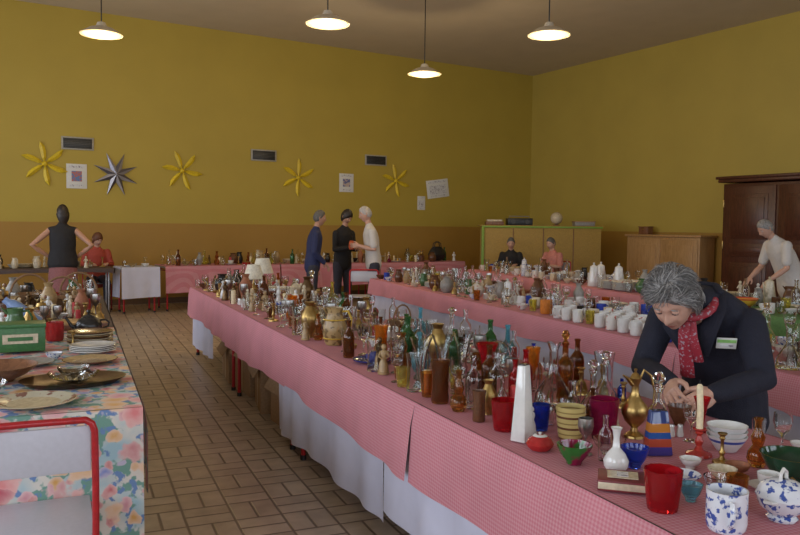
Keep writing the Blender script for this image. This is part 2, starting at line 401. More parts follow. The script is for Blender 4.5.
for s_,z,r,ro in[(10.68,2.44,.38,.3),(8.37,2.43,.38,.1),(6.06,2.40,.38,.5),(3.79,2.43,.36,.25)]:
    mb=MB()
    for i in range(6):   # six folded-paper petals widening to a bent tip
        a=ro+2*pi*i/6; M=Matrix.Rotation(-a,4,'Y')
        up=[(.03,.0),(.10,.045),(.20,.068),(.29,.066),(.37,.02)]
        lo=[(.03,-.0),(.10,-.025),(.20,-.022),(.29,-.020),(.38,.01)]
        vs=[];k_=r/.38
        for (x1,z1),(x2,z2) in zip(up,lo):
            vs+=[(x1*k_,.012,z1*k_),((x1+x2)*.5*k_,.035,(z1+z2)*.5*k_),(x2*k_,.012,z2*k_)]
        for q in range(4):
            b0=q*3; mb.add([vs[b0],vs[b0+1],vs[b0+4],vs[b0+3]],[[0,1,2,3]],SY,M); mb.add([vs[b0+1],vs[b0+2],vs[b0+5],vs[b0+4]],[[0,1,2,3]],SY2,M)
    mb.lathe([(0,.05),(.02,.045),(.045,.012),(.045,.005)],SY,M=Matrix.Rotation(-pi/2,4,'X'),seg=12)
    obj('paper_star',mb.mesh('paper_star',ang=10,recalc=False),RF@Matrix.Translation((s_,.004,z)))
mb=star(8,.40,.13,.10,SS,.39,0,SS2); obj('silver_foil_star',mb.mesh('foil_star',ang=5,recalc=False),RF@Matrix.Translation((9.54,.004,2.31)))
for s_,z in[(10.16,2.81),(6.79,2.80),(4.29,2.84)]:
    mb=MB(); FRm=mat('vent_frame_grey',(.35,.33,.28),.4)
    mb.box((0,.012,0),(.52,.02,.22),FRm,bev=.004); mb.box((0,.02,0),(.46,.012,.17),BLACK,bev=.002)
    for i in range(6): mb.box((0,.026,-.07+.028*i),(.45,.012,.006),mat('vent_slat',(.06,.06,.06),.5),bev=0)
    obj('air_vent_grille',mb.mesh('vent'),RF@Matrix.Translation((s_,.002,z)))
INK=blotch('printed_text_ink',(.62,.62,.62),(.25,.22,.25),55,.58,.8); RINK=blotch('printed_picture',(.45,.15,.12),(.12,.2,.4),30,.5,.7)
for s_,z,w_,h_,rot,pic in[(10.18,2.25,.33,.42,0,1),(4.98,2.34,.33,.38,0,2),(2.7,2.30,.58,.40,.14,0),(3.13,1.97,.2,.30,0,0)]:
    mb=MB(); mb.box((0,.004,0),(w_,.005,h_),PAPER,bev=.001)
    mb.box((0,.008,h_*.38),(w_*.8,.003,h_*.10),INK,bev=0)
    if pic: mb.box((0,.008,0),(w_*.5,.003,h_*.42),RINK if pic==1 else blotch('printed_portrait',(.12,.14,.3),(.5,.4,.35),18,.5,.7),bev=0)
    else: mb.box((0,.008,-.02),(w_*.75,.003,h_*.5),INK,bev=0)
    mb.box((0,.008,-h_*.38),(w_*.7,.003,h_*.07),INK,bev=0)
    obj('wall_poster',mb.mesh('poster'),RF@Matrix.Translation((s_,.002,z))@Matrix.Rotation(rot,4,'Y'))
# wardrobe
mb=MB()
mb.box((.33,0,1.17),(.58,2.0,2.14),WOODD,bev=.01)
mb.box((.35,0,2.29),(.68,2.14,.06),WOODD,bev=.015); mb.box((.34,0,2.34),(.74,2.22,.05),WOODD,bev=.02); mb.box((.34,0,.06),(.66,2.08,.12),WOODD,bev=.01)
for sd in(-1,1):
    y0=sd*.49
    mb.box((.63,y0,1.2),(.03,.93,1.98),WOODD,bev=.006)
    for z_,h_ in((1.68,.75),(1.12,.22),(.56,.70)):
        mb.box((.648,y0,z_),(.02,.68,h_),WOODD,bev=.008); mb.box((.662,y0,z_),(.02,.56,h_-.12),WOODD,bev=.009)
    for z_ in(.5,1.2,1.9): mb.loft([(.655,sd*.965,z_-.06),(.655,sd*.965,z_+.06)],[.012,.012],BRASS,seg=8)
mb.box((.655,.05,1.2),(.01,.03,.16),BRASS,bev=.003)
for sd in(-1,1): mb.loft([(.60,sd*.95,.05),(.60,sd*.95,.12)],[.05,.06],WOODD)
obj('armoire_wardrobe',mb.mesh('wardrobe'),RF@Matrix.Translation((0.05,6.78,0)))
# sideboard on right wall
mb=MB(); mb.box((.25,0,.68),(.42,1.7,1.26),WOODL,bev=.01); mb.box((.26,0,1.33),(.48,1.78,.04),WOODL,bev=.008); mb.box((.25,0,.03),(.40,1.6,.06),WOODD,bev=.003)
for sd in(-1,1):
    mb.box((.467,sd*.42,.70),(.02,.78,1.12),WOODL,bev=.006); mb.box((.48,sd*.42,.70),(.015,.60,.92),WOODL,bev=.007); mb.lathe([(0,0),(.012,0),(.018,.02),(0,.03)],BRASS,M=Matrix.Translation((.48,sd*.07,.75))@Matrix.Rotation(pi/2,4,'Y'),seg=12)
obj('wooden_sideboard',mb.mesh('sideboard'),RF@Matrix.Translation((.03,4.35,0)))
mb=MB(); mb.box((0,0,.07),(.16,.22,.14),WOODM,bev=.006); mb.box((0,0,.145),(.18,.24,.02),WOODM); mb.box((.085,0,.10),(.01,.04,.03),BRASS,bev=.002)
obj('wooden_keepsake_box',mb.mesh('kbox'),RF@Matrix.Translation((.25,3.75,1.352)))
# green framed counter partition
GT=mat('green_painted_steel',(.20,.34,.03),.4); PANT=mat('ochre_panel_board',(.38,.24,.05),.6)
mb=MB(); Lc=2.35
mb.box((0,0,.73),(.05,.05,1.46),GT)
mb.box((Lc/2,0,1.47),(Lc+.05,.05,.035),GT); mb.box((Lc/2,.25,1.49),(Lc+.1,.5,.02),PANT)
mb.box((Lc/2,.02,.74),(Lc,.03,1.42),PANT,bev=.002)
for x_ in(.6,1.2,1.8): mb.box((x_,-.004,.74),(.012,.012,1.40),WOODM,bev=.002)
for x_ in(.03,Lc): mb.box((x_,.46,.73),(.05,.05,1.46),PANT)
a=math.atan2(12.45-13.3,9.5-7.4); obj('service_counter_partition',mb.mesh('counter'),TR(7.42,13.3,0,a))
def oncounter(x,y): return TR(7.42,13.3,1.502,a)@Matrix.Translation((x,y,0))
mb=MB(); mb.box((0,0,.07),(.5,.3,.14),BLACK,bev=.01)
for i in(-1,1): mb.lathe([(0,0),(.045,0),(.045,.01),(0,.012)],mat('speaker_grey',(.05,.05,.05),.5),M=Matrix.Translation((i*.14,-.15,.07))@Matrix.Rotation(pi/2,4,'X'),seg=18)
mb.loft([(-.2,0,.14),(-.2,0,.18),(.2,0,.18),(.2,0,.14)],[.008]*4,METAL,seg=8)
obj('portable_radio',mb.mesh('radio'),oncounter(.75,.22))
mb=MB(); mb.box((0,0,.035),(.35,.26,.07),WOODM,bev=.006); mb.box((0,0,.09),(.30,.22,.04),CREAM,bev=.005); obj('stacked_game_boxes',mb.mesh('gbox'),oncounter(.25,.22))
mb=MB(); mb.ico((0,0,.15),(.12,.12,.12),CREAM,sub=3); mb.lathe([(0,0),(.08,0),(.07,.015),(.015,.03),(.012,.05)],WOODM); mb.loft([(.125*math.cos(t),0,.15+.125*math.sin(t)) for t in[x*.3-1.5 for x in range(11)]],[.005]*11,BRASS,seg=6)
obj('desk_globe',mb.mesh('globe'),oncounter(1.5,.22))
mb=MB(); mb.box((0,0,.04),(.4,.25,.08),GREY,bev=.006); mb.box((0,0,.085),(.42,.27,.02),CARD,bev=.003); obj('storage_box',mb.mesh('sbox'),oncounter(2.05,.22))

# ---------------------------------------------------------------- tables & cloths
def cloth(name,M,wd,ln,drops,mt,top=.75,amp=.012,freq=22,seed=0,step=.035,botvar=.02,rows=7):
    mb=MB(); rr=random.Random(seed); ph=[rr.uniform(0,6) for _ in range(6)]
    nx=max(2,int(wd/.12)); ny=max(2,int(ln/.12))
    vs=[(wd*i/nx,ln*j/ny,top+.0015*math.sin(7*wd*i/nx+ph[0])*math.sin(5*ln*j/ny+ph[1])-.0015) for j in range(ny+1) for i in range(nx+1)]
    fs=[[j*(nx+1)+i,j*(nx+1)+i+1,(j+1)*(nx+1)+i+1,(j+1)*(nx+1)+i] for j in range(ny) for i in range(nx)]
    mb.add(vs,fs,mt)
    sides={'front':((0,ln),(0,0),(-1,0)),'near':((0,0),(wd,0),(0,-1)),'back':((wd,0),(wd,ln),(1,0)),'far':((wd,ln),(0,ln),(0,1))}
    for k_,dr in drops.items():
        if not dr: continue
        (ax,ay),(bx,by),nrm=sides[k_]; L=math.hypot(bx-ax,by-ay); n=max(3,int(L/step)); vs=[]
        for r in range(rows+1):
            q=r/rows
            for i in range(n+1):
                t=i/n; u=t*L
                wv=(math.sin(u*freq+ph[2]+1.5*math.sin(u*3.1+ph[3]))*.6+math.sin(u*freq*.43+ph[4])*.6)
                off=.006+.012*min(1,q*4)+amp*q*(1+wv)
                d=dr+botvar*math.sin(u*2.3+ph[5])*1.0
                vs.append((ax+(bx-ax)*t+nrm[0]*off,ay+(by-ay)*t+nrm[1]*off,top-.001-(d*q if r else 0)))
        fs=[[r*(n+1)+i,r*(n+1)+i+1,(r+1)*(n+1)+i+1,(r+1)*(n+1)+i] for r in range(rows) for i in range(n)]
        mb.add(vs,fs,mt)
    return obj(name,mb.mesh(name,ang=80),M)
def table(M,wd,ln,legmat=REDP):
    mb=MB(); mb.box((wd/2,ln/2,.727),(wd-.03,ln-.03,.028),TOPM,bev=.004)
    for x_ in(.06,wd-.06):
        for y_ in(.12,ln-.12):
            mb.loft([(x_,y_,.013),(x_,y_,.715)],[.015,.015],legmat,seg=10); mb.lathe([(0,0),(.02,0),(.02,.03),(0,.03)],BLACK,o=(x_,y_,0),seg=10)
    for y_ in(.12,ln-.12): mb.loft([(.06,y_,.69),(wd-.06,y_,.69)],[.012,.012],legmat,seg=8)
    for x_ in(.06,wd-.06): mb.loft([(x_,.12,.67),(x_,ln-.12,.67)],[.012,.012],legmat,seg=8)
    return obj('folding_table',mb.mesh('folding_table'),M)
def run(M,wd,segs,drop,cmats=None,seed=0):
    for i,(a_,b_) in enumerate(zip(segs,segs[1:])):
        table(M@Matrix.Translation((0,a_,0)),wd,b_-a_)
        d={'front':drop+R.uniform(-.02,.02),'back':.25}
        if i==0: d['near']=.25
        if i==len(segs)-2: d['far']=.25
        mt=(cmats[i] if cmats else PINK)
        cloth('green_tablecloth' if mt is GCL else 'pink_tablecloth',M@Matrix.Translation((0,a_,0)),wd,b_-a_,d,mt,seed=seed+i,freq=11,amp=.018,botvar=.012)
def whiteskirt(M,a_,b_,bottom=.1,seed=0,x0=0.012,amp=.03):
    mb=MB(); n=int((b_-a_)/.025); rows=6; vs=[]; rr=random.Random(seed); ph=rr.uniform(0,6)
    for r in range(rows+1):
        q=r/rows
        for i in range(n+1):
            u=(b_-a_)*i/n; w_=math.sin(u*17+ph+1.3*math.sin(u*4))*.7+math.sin(u*7+ph)*.5
            vs.append((x0-(amp*(.3+q)*(w_)*.5)-.004*q,a_+u,.70-(.70-bottom+.025*math.sin(u*1.7+ph))*q))
    fs=[[r*(n+1)+i,r*(n+1)+i+1,(r+1)*(n+1)+i+1,(r+1)*(n+1)+i] for r in range(rows) for i in range(n)]
    mb.add(vs,fs,WCL); obj('white_sheet_skirt',mb.mesh('white_skirt',ang=80),M)
M1=TR(1.27,.85,0,math.atan(.012)); M2=TR(3.16,1.5,0,-math.atan(.06)); M3=TR(5.15,3.4,0,-math.atan(.11))
run(M1,.93,[0,1.9,3.8,5.7,7.9],.32,seed=1)
whiteskirt(M1,.0,2.3,.14,1,.03); whiteskirt(M1,2.33,4.2,.08,5,.03); whiteskirt(M1,6.7,7.9,.12,2,.03)
run(M2,1.0,[0,2.0,4.0,6.0,8.1],.19,seed=11); whiteskirt(M2,0,8.1,.10,3,.03)
run(M3,1.0,[0,2.2,4.2,6.1,7.9],.2,cmats=[GCL,PINK,PINK,PINK],seed=21); whiteskirt(M3,0,7.9,.15,4,.03)
ML=TR(-1.0,3.05,0)
table(ML,1.23,2.4,METAL); table(ML@Matrix.Translation((0,2.45,0)),1.23,2.4,METAL)
FLO=floralmat()
cloth('floral_tablecloth',ML,1.23,2.43,{'near':.54,'back':.35,'front':.3},FLO,freq=9,amp=.02,seed=5,botvar=.01)
cloth('grey_tablecloth',ML@Matrix.Translation((0,2.45,0)),1.23,2.4,{'far':.3,'back':.15,'front':.3},mat('grey_brown_cloth',(.12,.09,.08),.8),seed=6)
ab=math.atan2(.144,.9895)
TB1=TR(-1.7,12.66,0,ab*.5); table(TB1,2.25,.6,METAL); cloth('dark_tablecloth',TB1,2.25,.6,{'near':.07,'back':.07},mat('dark_wood_cloth',(.07,.045,.04),.6),seed=8,amp=.004)
TB2=TR(.66,12.85,0,ab) 
table(TB2,.60,.6); cloth('white_tablecloth',TB2,.60,.6,{'near':.50,'front':.5},WCL,seed=9)
TB3=TR(1.35,13.05,0,ab)
table(TB3,2.0,.8); table(TB3@Matrix.Translation((2.03,0,0)),2.0,.8); table(TB3@Matrix.Translation((4.06,0,0)),2.0,.8)
for i in range(3): cloth('pink_tablecloth',TB3@Matrix.Translation((2.03*i,0,0)),2.01,.8,{'near':.42},PINK,seed=30+i,freq=9,amp=.02)
def chair():
    mb=MB(); r=.011; w2=.20
    for sd in(-1,1):
        mb.loft([(sd*w2,0,.012),(sd*w2,.015,.44),(sd*w2,-.01,.62),(sd*w2*.99,-.02,.80),(sd*w2*.95,-.022,.825),(sd*w2*.86,-.022,.838)],[r]*6,REDP,seg=10)
        mb.loft([(sd*w2,.02,.43),(sd*w2,.38,.43),(sd*w2,.40,.42),(sd*w2,.42,.012)],[r]*4,REDP,seg=10)
        mb.loft([(sd*w2,.01,.2),(sd*w2,.41,.2)],[.008]*2,REDP,seg=8)
        for y_ in(0,.42): mb.lathe([(0,0),(.015,0),(.015,.025),(0,.025)],BLACK,o=(sd*w2,y_,0),seg=10)
    mb.loft([(-w2*.86,-.022,.838),(0,-.022,.84),(w2*.86,-.022,.838)],[r]*3,REDP,seg=10)
    mb.loft([(-w2,.41,.2),(w2,.41,.2)],[.008]*2,REDP,seg=8)
    pl=mat('pale_laminate_board',(.52,.52,.58),.35,var=.03)
    mb.box((0,-.008,.745),(.375,.012,.145),pl,bev=.004); mb.box((0,.22,.447),(.40,.40,.014),pl,bev=.006)
    return mb.mesh('school_chair')
CH=chair()
obj('school_chair',CH,TR(-.15,2.56,0,.03)); obj('school_chair',CH,TR(3.72,10.05,0,-.4))

# ---------------------------------------------------------------- items
CACHE={}
OCC=[]
def item(name,key,fn,x,y,z=.751,rot=0,s=1,rad=.05,reg=True):
    if key not in CACHE: 
        mb=MB(); fn(mb); CACHE[key]=mb.mesh(name)
    if reg: OCC.append((x,y,rad*s))
    return obj(name,CACHE[key],TR(x,y,z,rot,s))
def handle(mb,r,z1,z2,d,mt,t=.006,ang=0):
    pts=[(r-.003,0,z1),(r+d*.6,0,z1+(z2-z1)*-.02),(r+d,0,z1*.7+z2*.3),(r+d*.9,0,z1*.3+z2*.7),(r-.003,0,z2)]
    mb.loft(pts,[(t,t*.8)]*5,mt,seg=8,M=Matrix.Rotation(ang,4,'Z'))
def mug(m,h=.095,r=.04,band=None):
    def f(mb):
        mb.lathe([(0,0),(r*.85,0),(r*.95,.006),(r,.02),(r,h*.9),(r*1.02,h)],m,th=.004,seg=28); handle(mb,r,h*.82,h*.2,.027,m)
    return f
def tumbler(m,h=.10,r=.036,rib=0):
    return lambda mb: mb.lathe([(0,0),(r*.75,0),(r*.8,.01),(r*.9,h*.5),(r,h)],m,th=.003,solid=.006,seg=36 if rib else 24,rib=rib,nr=12)
def goblet(m,s=1):
    def f(mb):
        mb.lathe([(0,0),(.033,0),(.03,.004),(.006,.012),(.0045,.03),(.0045,.07),(.012,.082),(.028,.10),(.036,.13),(.033,.165),(.031,.165),(.034,.13),(.026,.103),(0,.09)],m,seg=22)
    return f
def bowl(m,r=.07,h=.055,rib=0):
    return lambda mb: mb.lathe([(0,0),(r*.42,0),(r*.45,.008),(r*.75,h*.45),(r*.95,h*.85),(r,h)],m,th=.004,solid=.006,seg=36,rib=rib,nr=10)
def plate(m,r=.12,m2=None):
    def f(mb):
        mb.lathe([(0,0),(r*.55,0),(r*.6,.004),(r*.98,.018),(r,.021),(r*.97,.022)],m,seg=40)
        mb.lathe([(r*.97,.022),(r*.62,.009)],m2 or m,seg=40); mb.lathe([(r*.62,.009),(0,.007)],m,seg=40)
    return f
def pstack(ms,r=.115,n=6):
    def f(mb):
        for i in range(n):
            m=ms[i%len(ms)]; z=i*.009
            mb.lathe([(0,z),(r*.55,z),(r*.6,z+.003),(r*(1-.01*(i%2)),z+.018),(r*.97,z+.021),(r*.6,z+.008),(0,z+.007)],m,seg=36)
    return f
VP={'bud':[(0,0),(.022,0),(.034,.018),(.036,.035),(.026,.055),(.011,.072),(.0085,.10),(.012,.122),(.017,.13)],
'bal':[(0,0),(.030,0),(.028,.01),(.04,.05),(.052,.10),(.050,.13),(.030,.165),(.022,.185),(.032,.21)],
'cyl':[(0,0),(.035,0),(.038,.01),(.034,.09),(.036,.14),(.042,.18)],
'trump':[(0,0),(.035,0),(.03,.01),(.012,.03),(.018,.08),(.03,.15),(.048,.20)],
'fat':[(0,0),(.035,0),(.055,.02),(.07,.06),(.065,.10),(.04,.13),(.035,.145),(.045,.16)],
'gourd':[(0,0),(.028,0),(.042,.03),(.038,.06),(.02,.085),(.026,.105),(.028,.12),(.014,.15),(.013,.18),(.02,.195)],
'bot':[(0,0),(.032,0),(.035,.01),(.035,.12),(.030,.145),(.013,.17),(.012,.215),(.015,.22),(.015,.228)],
'bots':[(0,0),(.026,0),(.029,.01),(.029,.08),(.012,.105),(.011,.14),(.014,.145)],
'flask':[(0,0),(.03,0),(.05,.02),(.058,.05),(.045,.085),(.015,.115),(.011,.17),(.016,.20)],
'deca':[(0,0),(.062,0),(.066,.012),(.06,.05),(.03,.10),(.016,.125),(.015,.20),(.024,.225)]}
def vase(k_,m,rib=0,s=1): return lambda mb: mb.lathe([(r*s,z*s) for r,z in VP[k_]],m,th=.003,solid=.004,seg=36 if rib else 24,rib=rib,nr=9)
def stopper(k_,m):
    def f(mb):
        vase(k_,m)(mb); top=VP[k_][-1]
        mb.lathe([(0,top[1]-.02),(top[0]*.6,top[1]-.02),(top[0]*.7,top[1]+.005),(top[0]*.4,top[1]+.01),(top[0]*1.2,top[1]+.03),(top[0]*.6,top[1]+.05),(0,top[1]+.052)],m,seg=16)
    return f
def jug(m,k_='jug',h=.19,m2=None):
    def f(mb):
        s=h/.19
        pr=[(0,0),(.045,0),(.05,.01),(.062,.06),(.060,.10),(.042,.145),(.038,.165),(.044,.19)]
        mb.lathe([(r*s,z*s) for r,z in pr],m,th=.004,seg=28)
        mb.loft([(-.038*s,0,.165*s),(-.055*s,0,.182*s),(-.066*s,0,.193*s)],[(.016*s,.012*s),(.013*s,.006*s),(.008*s,.003*s)],m,seg=10,side=(0,1,0))
        handle(mb,.040*s,.17*s,.06*s,.045*s,m2 or m,.007*s)
        if m2: 
            for z in(.03,.125): mb.lathe([(.0575*s,z*s),(.062*s,(z+.004)*s),(.0575*s,(z+.008)*s)],m2,seg=28)
    return f
def teapot(m,m2=None):
    def f(mb):
        mb.lathe([(0,0),(.045,0),(.05,.006),(.075,.04),(.08,.07),(.06,.105),(.04,.115)],m,seg=28)
        mb.lathe([(.042,.114),(.035,.125),(.012,.133),(.007,.138),(.013,.15),(.009,.16),(0,.162)],m2 or m,seg=20)
        mb.loft([(-.07,0,.05),(-.10,0,.065),(-.115,0,.09),(-.13,0,.115)],[.016,.012,.009,.008],m,seg=10)
        handle(mb,.072,.095,.04,.045,m2 or m,.007)
    return f
def coffeepot(m,m2=None):
    def f(mb):
        mb.lathe([(0,0),(.055,0),(.058,.01),(.055,.06),(.04,.15),(.036,.18)],m,seg=28)
        mb.lathe([(.038,.18),(.036,.19),(.015,.205),(.006,.21),(.012,.225),(0,.232)],m2 or m,seg=20)
        mb.loft([(-.05,0,.07),(-.075,0,.10),(-.085,0,.14),(-.10,0,.18)],[.013,.010,.008,.006],m,seg=10)
        handle(mb,.042,.16,.05,.04,m2 or m,.006)
    return f
def cupsaucer(m):
    def f(mb):
        mb.lathe([(0,0),(.035,0),(.068,.012),(.07,.015),(.03,.007),(0,.006)],m,seg=30)
        mb.lathe([(0,.006),(.02,.006),(.022,.012),(.038,.035),(.042,.06)],m,th=.003,solid=.01,seg=26); handle(mb,.038,.05,.02,.02,m,.004)
    return f
def candlestick(m,cm=None,h=.13):
    def f(mb):
        mb.lathe([(0,0),(.04,0),(.038,.008),(.015,.016),(.008,.03),(.014,.045),(.007,.06),(.007,h*.75),(.013,h*.82),(.009,h*.88),(.02,h*.97),(.02,h),(.011,h),(.011,h-.015),(0,h-.015)],m,seg=22)
        if cm:
            mb.loft([(0,0,h-.012),(.001,0,h+.06),(-.002,.002,h+.13)],[.0105,.010,.0095],cm,seg=12); mb.loft([(-.002,.002,h+.13),(-.002,.002,h+.15)],[.001,.001],BLACK,seg=5)
    return f
def casserole(m,m2):
    def f(mb):
        mb.lathe([(0,0),(.08,0),(.095,.015),(.10,.08),(.103,.085)],m,seg=32)
        mb.lathe([(.103,.085),(.09,.10),(.04,.118),(.012,.122),(.010,.13),(.02,.14),(0,.148)],m2,seg=28)
        for sd in(-1,1): mb.loft([(sd*.095,-.03,.065),(sd*.125,-.02,.07),(sd*.125,.02,.07),(sd*.095,.03,.065)],[.007]*4,m,seg=8)
    return f
def figurine(m,m2=None):
    def f(mb):
        mb.lathe([(0,0),(.03,0),(.03,.01),(.022,.013),(0,.013)],m2 or m,seg=18)
        mb.lathe([(0,.012),(.026,.012),(.022,.05),(.012,.08),(.018,.10),(.016,.115),(.006,.125),(0,.126)],m,seg=16)
        mb.ico((0,0,.137),(.013,.013,.016),m,sub=2)
        for sd in(-1,1): mb.loft([(sd*.016,0,.112),(sd*.026,.008,.09),(sd*.012,.02,.082)],[.006,.005,.004],m,seg=8)
    return f
def animalfig(m):
    def f(mb):
        mb.loft([(-.05,0,.055),(-.02,0,.06),(.02,0,.058),(.045,0,.07)],[.018,.026,.024,.015],m,seg=12)
        mb.loft([(.045,0,.07),(.06,0,.095)],[.013,.010],m,seg=10); mb.loft([(.055,0,.10),(.085,0,.092)],[.015,.007],m,seg=10)
        for x_ in(-.035,.032):
            for y_ in(-.013,.013): mb.loft([(x_,y_,.05),(x_+.003,y_,.02),(x_,y_,.006)],[.010,.006,.006],m,seg=8)
        for sd in(-1,1): mb.loft([(.05,sd*.008,.112),(.046,sd*.013,.128)],[.005,.002],m,seg=6)
        mb.loft([(-.06,0,.06),(-.08,0,.08)],[.005,.003],m,seg=6)
    return f
def tlamp(m,sh=SHADEM):
    def f(mb):
        mb.lathe([(0,0),(.055,0),(.055,.01),(.02,.02),(.035,.06),(.04,.10),(.015,.15),(.008,.17),(.008,.24),(0,.24)],m,seg=24)
        mb.lathe([(.11,.21),(.065,.36),(.063,.36),(.107,.21)],sh,seg=30)
        mb.lathe([(0,.352),(.063,.352),(.063,.355),(0,.355)],sh,seg=30)
    return f
def frame(m,pic):
    def f(mb):
        M=Matrix.Translation((0,0,.006))@Matrix.Rotation(-.25,4,'X')
        for z in(.01,.21): mb.box((0,0,z),(.17,.018,.02),m,M)
        for x_ in(-.075,.075): mb.box((x_,0,.11),(.02,.018,.2),m,M)
        mb.box((0,.002,.11),(.14,.006,.19),pic,M,bev=0); mb.loft([(0,.055,.15),(0,.12,.01)],[.005,.004],m,seg=6)
    return f
def book(m,n=1,cols=None):
    def f(mb):
        for i in range(n):
            c=(cols or [m])[i%len(cols or [m])]; z=i*.028; M=Matrix.Rotation((i*37%11-5)*.03,4,'Z')
            mb.box((0,0,z+.0145),(.13,.185,.019),PAPER,M,bev=.001)
            mb.box((0,0,z+.0025),(.14,.20,.004),c,M,bev=.001); mb.box((0,0,z+.0255),(.14,.20,.004),c,M,bev=.001); mb.box((-.069,0,z+.014),(.004,.20,.027),c,M,bev=.001)
    return f
def giftbox(m,m2,sx=.12,sy=.09,sz=.06):
    def f(mb):
        mb.box((0,0,sz*.38),(sx,sy,sz*.76),m,bev=.003); mb.box((0,0,sz*.84),(sx*1.05,sy*1.06,sz*.3),m2,bev=.004); mb.box((0,-sy*.53,sz*.5),(.018,.006,.014),BRASS,bev=.001)
    return f
def basket(m,r=.10):
    def f(mb):
        mb.lathe([(0,0),(r*.75,0),(r*.8,.01),(r,.07),(r*1.02,.075)],m,th=.008*r/.1,solid=.002,seg=32,rib=.012,nr=16)
        mb.loft([(math.cos(t)*r*.98,0,.07+math.sin(t)*r*1.1) for t in[pi*i/12 for i in range(13)]],[.06*r]*13,m,seg=8)
    return f
def cakestand(m):
    return lambda mb: mb.lathe([(0,0),(.05,0),(.045,.008),(.015,.02),(.012,.07),(.03,.085),(.13,.095),(.135,.105),(.125,.10),(0,.098)],m,seg=36)
def candle(m): 
    def f(mb):
        mb.lathe([(0,0),(.018,0),(.018,.10),(.014,.104),(0,.10)],m,seg=18); mb.loft([(0,0,.10),(0,0,.113)],[.001,.001],BLACK,seg=5)
    return f
def saltpair(m,m2):
    def f(mb):
        for x_ in(-.022,.022):
            mb.lathe([(0,0),(.016,0),(.018,.01),(.012,.045),(.014,.05)],m,o=(x_,0,0),seg=14); mb.lathe([(.014,.05),(.012,.06),(0,.064)],m2,o=(x_,0,0),seg=14)
    return f
def ashtray(m):
    def f(mb):
        mb.lathe([(0,0),(.045,0),(.055,.02),(.052,.025),(.038,.02),(.034,.008),(0,.007)],m,seg=8)
        for i in range(4): mb.box((.046*math.cos(i*pi/2),.046*math.sin(i*pi/2),.023),(.012,.008,.006),m,M=None,bev=.001)
    return f
def grinder(m):
    def f(mb):
        mb.box((0,0,.05),(.10,.10,.09),m,bev=.006); mb.box((0,0,.005),(.115,.115,.01),m,bev=.003); mb.box((0,0,.10),(.11,.11,.01),m,bev=.003)
        mb.lathe([(.02,.105),(.04,.13),(.03,.155),(.008,.16),(.006,.185),(0,.185)],BRASS,seg=20); mb.loft([(0,0,.18),(.07,0,.18)],[.004,.004],METAL,seg=8); mb.ico((.07,0,.195),(.012,.012,.015),m,sub=2)
        mb.box((0,-.052,.035),(.07,.008,.045),m,bev=.002); mb.ico((0,-.06,.035),(.007,.007,.007),BRASS,sub=1)
    return f
def bell(m): return lambda mb: mb.lathe([(0,.003),(.035,.0),(.030,.02),(.02,.045),(.008,.055),(.006,.07),(.012,.085),(.008,.10),(.012,.11),(0,.12)],m,seg=24)
CAT={}
def reg(g,name,key,fn,rad,w=1): CAT.setdefault(g,[]).append((name,key,fn,rad,w))
for n_,m in(('white',WHITE),('blue',BLUEC),('floral',FLORC),('cream',CREAM),('bw',BWHITE),('brown',BROWN)):
    reg('mug','ceramic_mug','mug'+n_,mug(m),.066,2 if n_=='white' else (.4 if n_=='blue' else 1))
for n_,m in(('c',GLASS),('c2',GLASS),('a',GAMB),('y',GYEL)):
    reg('glass','glass_tumbler','tum'+n_,tumbler(m),.038,.4 if n_ in 'ya' else 1)
reg('glass','wine_glass','gobc',goblet(GLASS),.037,3); reg('glass','glass_vase','vcylc',vase('cyl',GLASS),.045); reg('glass','glass_decanter','decst',stopper('deca',GLASS),.067,1)
reg('glass','glass_bottle','botc',vase('bot',GLASS),.038); reg('glass','glass_bowl','gbowl',bowl(GLASS,.07,.055,.02),.075,2)
for n_,m in(('w',WHITE),('b',BWHITE),('f',FLORC),('c',CREAM)):
    reg('china','dinner_plate','pl'+n_,plate(m,.11,CREAM if n_=='w' else None),.115,.6); reg('china','porcelain_bowl','bw'+n_,bowl(m,.06,.05),.063); reg('china','teacup_and_saucer','cs'+n_,cupsaucer(m),.073,1.3)
    reg('china','teapot','tp'+n_,teapot(m),.13,.5); reg('china','stack_of_plates','ps'+n_,pstack([m]),.118,.6); reg('china','coffee_pot','cp'+n_,coffeepot(m),.10,.4)
for n_,m,w0 in(('s',STONE,1),('br',BROWN,1.5),('g',GREY,1),('t',TERRA,.5),('gr',GREENC,.4),('c',CREAM,.6),('d',DARK,.6)):
    reg('pot','stoneware_jug','jg'+n_,jug(m,h=.16),.085,w0); reg('pot','pottery_vase','vf'+n_,vase('fat',m),.072,w0*.6); reg('pot','pottery_bowl','pb'+n_,bowl(m,.075,.06),.078,w0); reg('pot','casserole_dish','ca'+n_,casserole(m,m),.13,.4*w0)
    reg('pot','pottery_vase','vb'+n_,vase('bal',m),.055,w0*.6)
reg('brass','brass_candlestick','bcs',candlestick(BRASS),.042,2); reg('brass','brass_bell','bbl',bell(BRASS),.037); reg('brass','copper_pot','cpp',casserole(COPPER,COPPER),.13,.3); reg('brass','pewter_goblet','pgb',goblet(SILVER),.037); reg('brass','brass_vase','bvs',vase('bal',BRASS),.055)
reg('brass','coffee_grinder','cgr',grinder(WOODM),.09,.8); reg('brass','brass_ashtray','bas',ashtray(BRASS),.057)
for n_,m,k_,w0 in(('a',GAMB,'gourd',1.3),('o',GORG,'cyl',.4),('r',GRED,'trump',.5),('b',GBLU,'bots',.7),('t',GTUR,'flask',.5),('g',GGRN,'bot',.6),('m',GMAG,'bud',.6),('br',GBRN,'bot',1.8),('am',GAMB,'deca',.6),('y',GYEL,'flask',.5)):
    reg('cglass','coloured_glass_vase','cv'+n_,vase(k_,m),.067 if k_=='deca' else .055,w0)
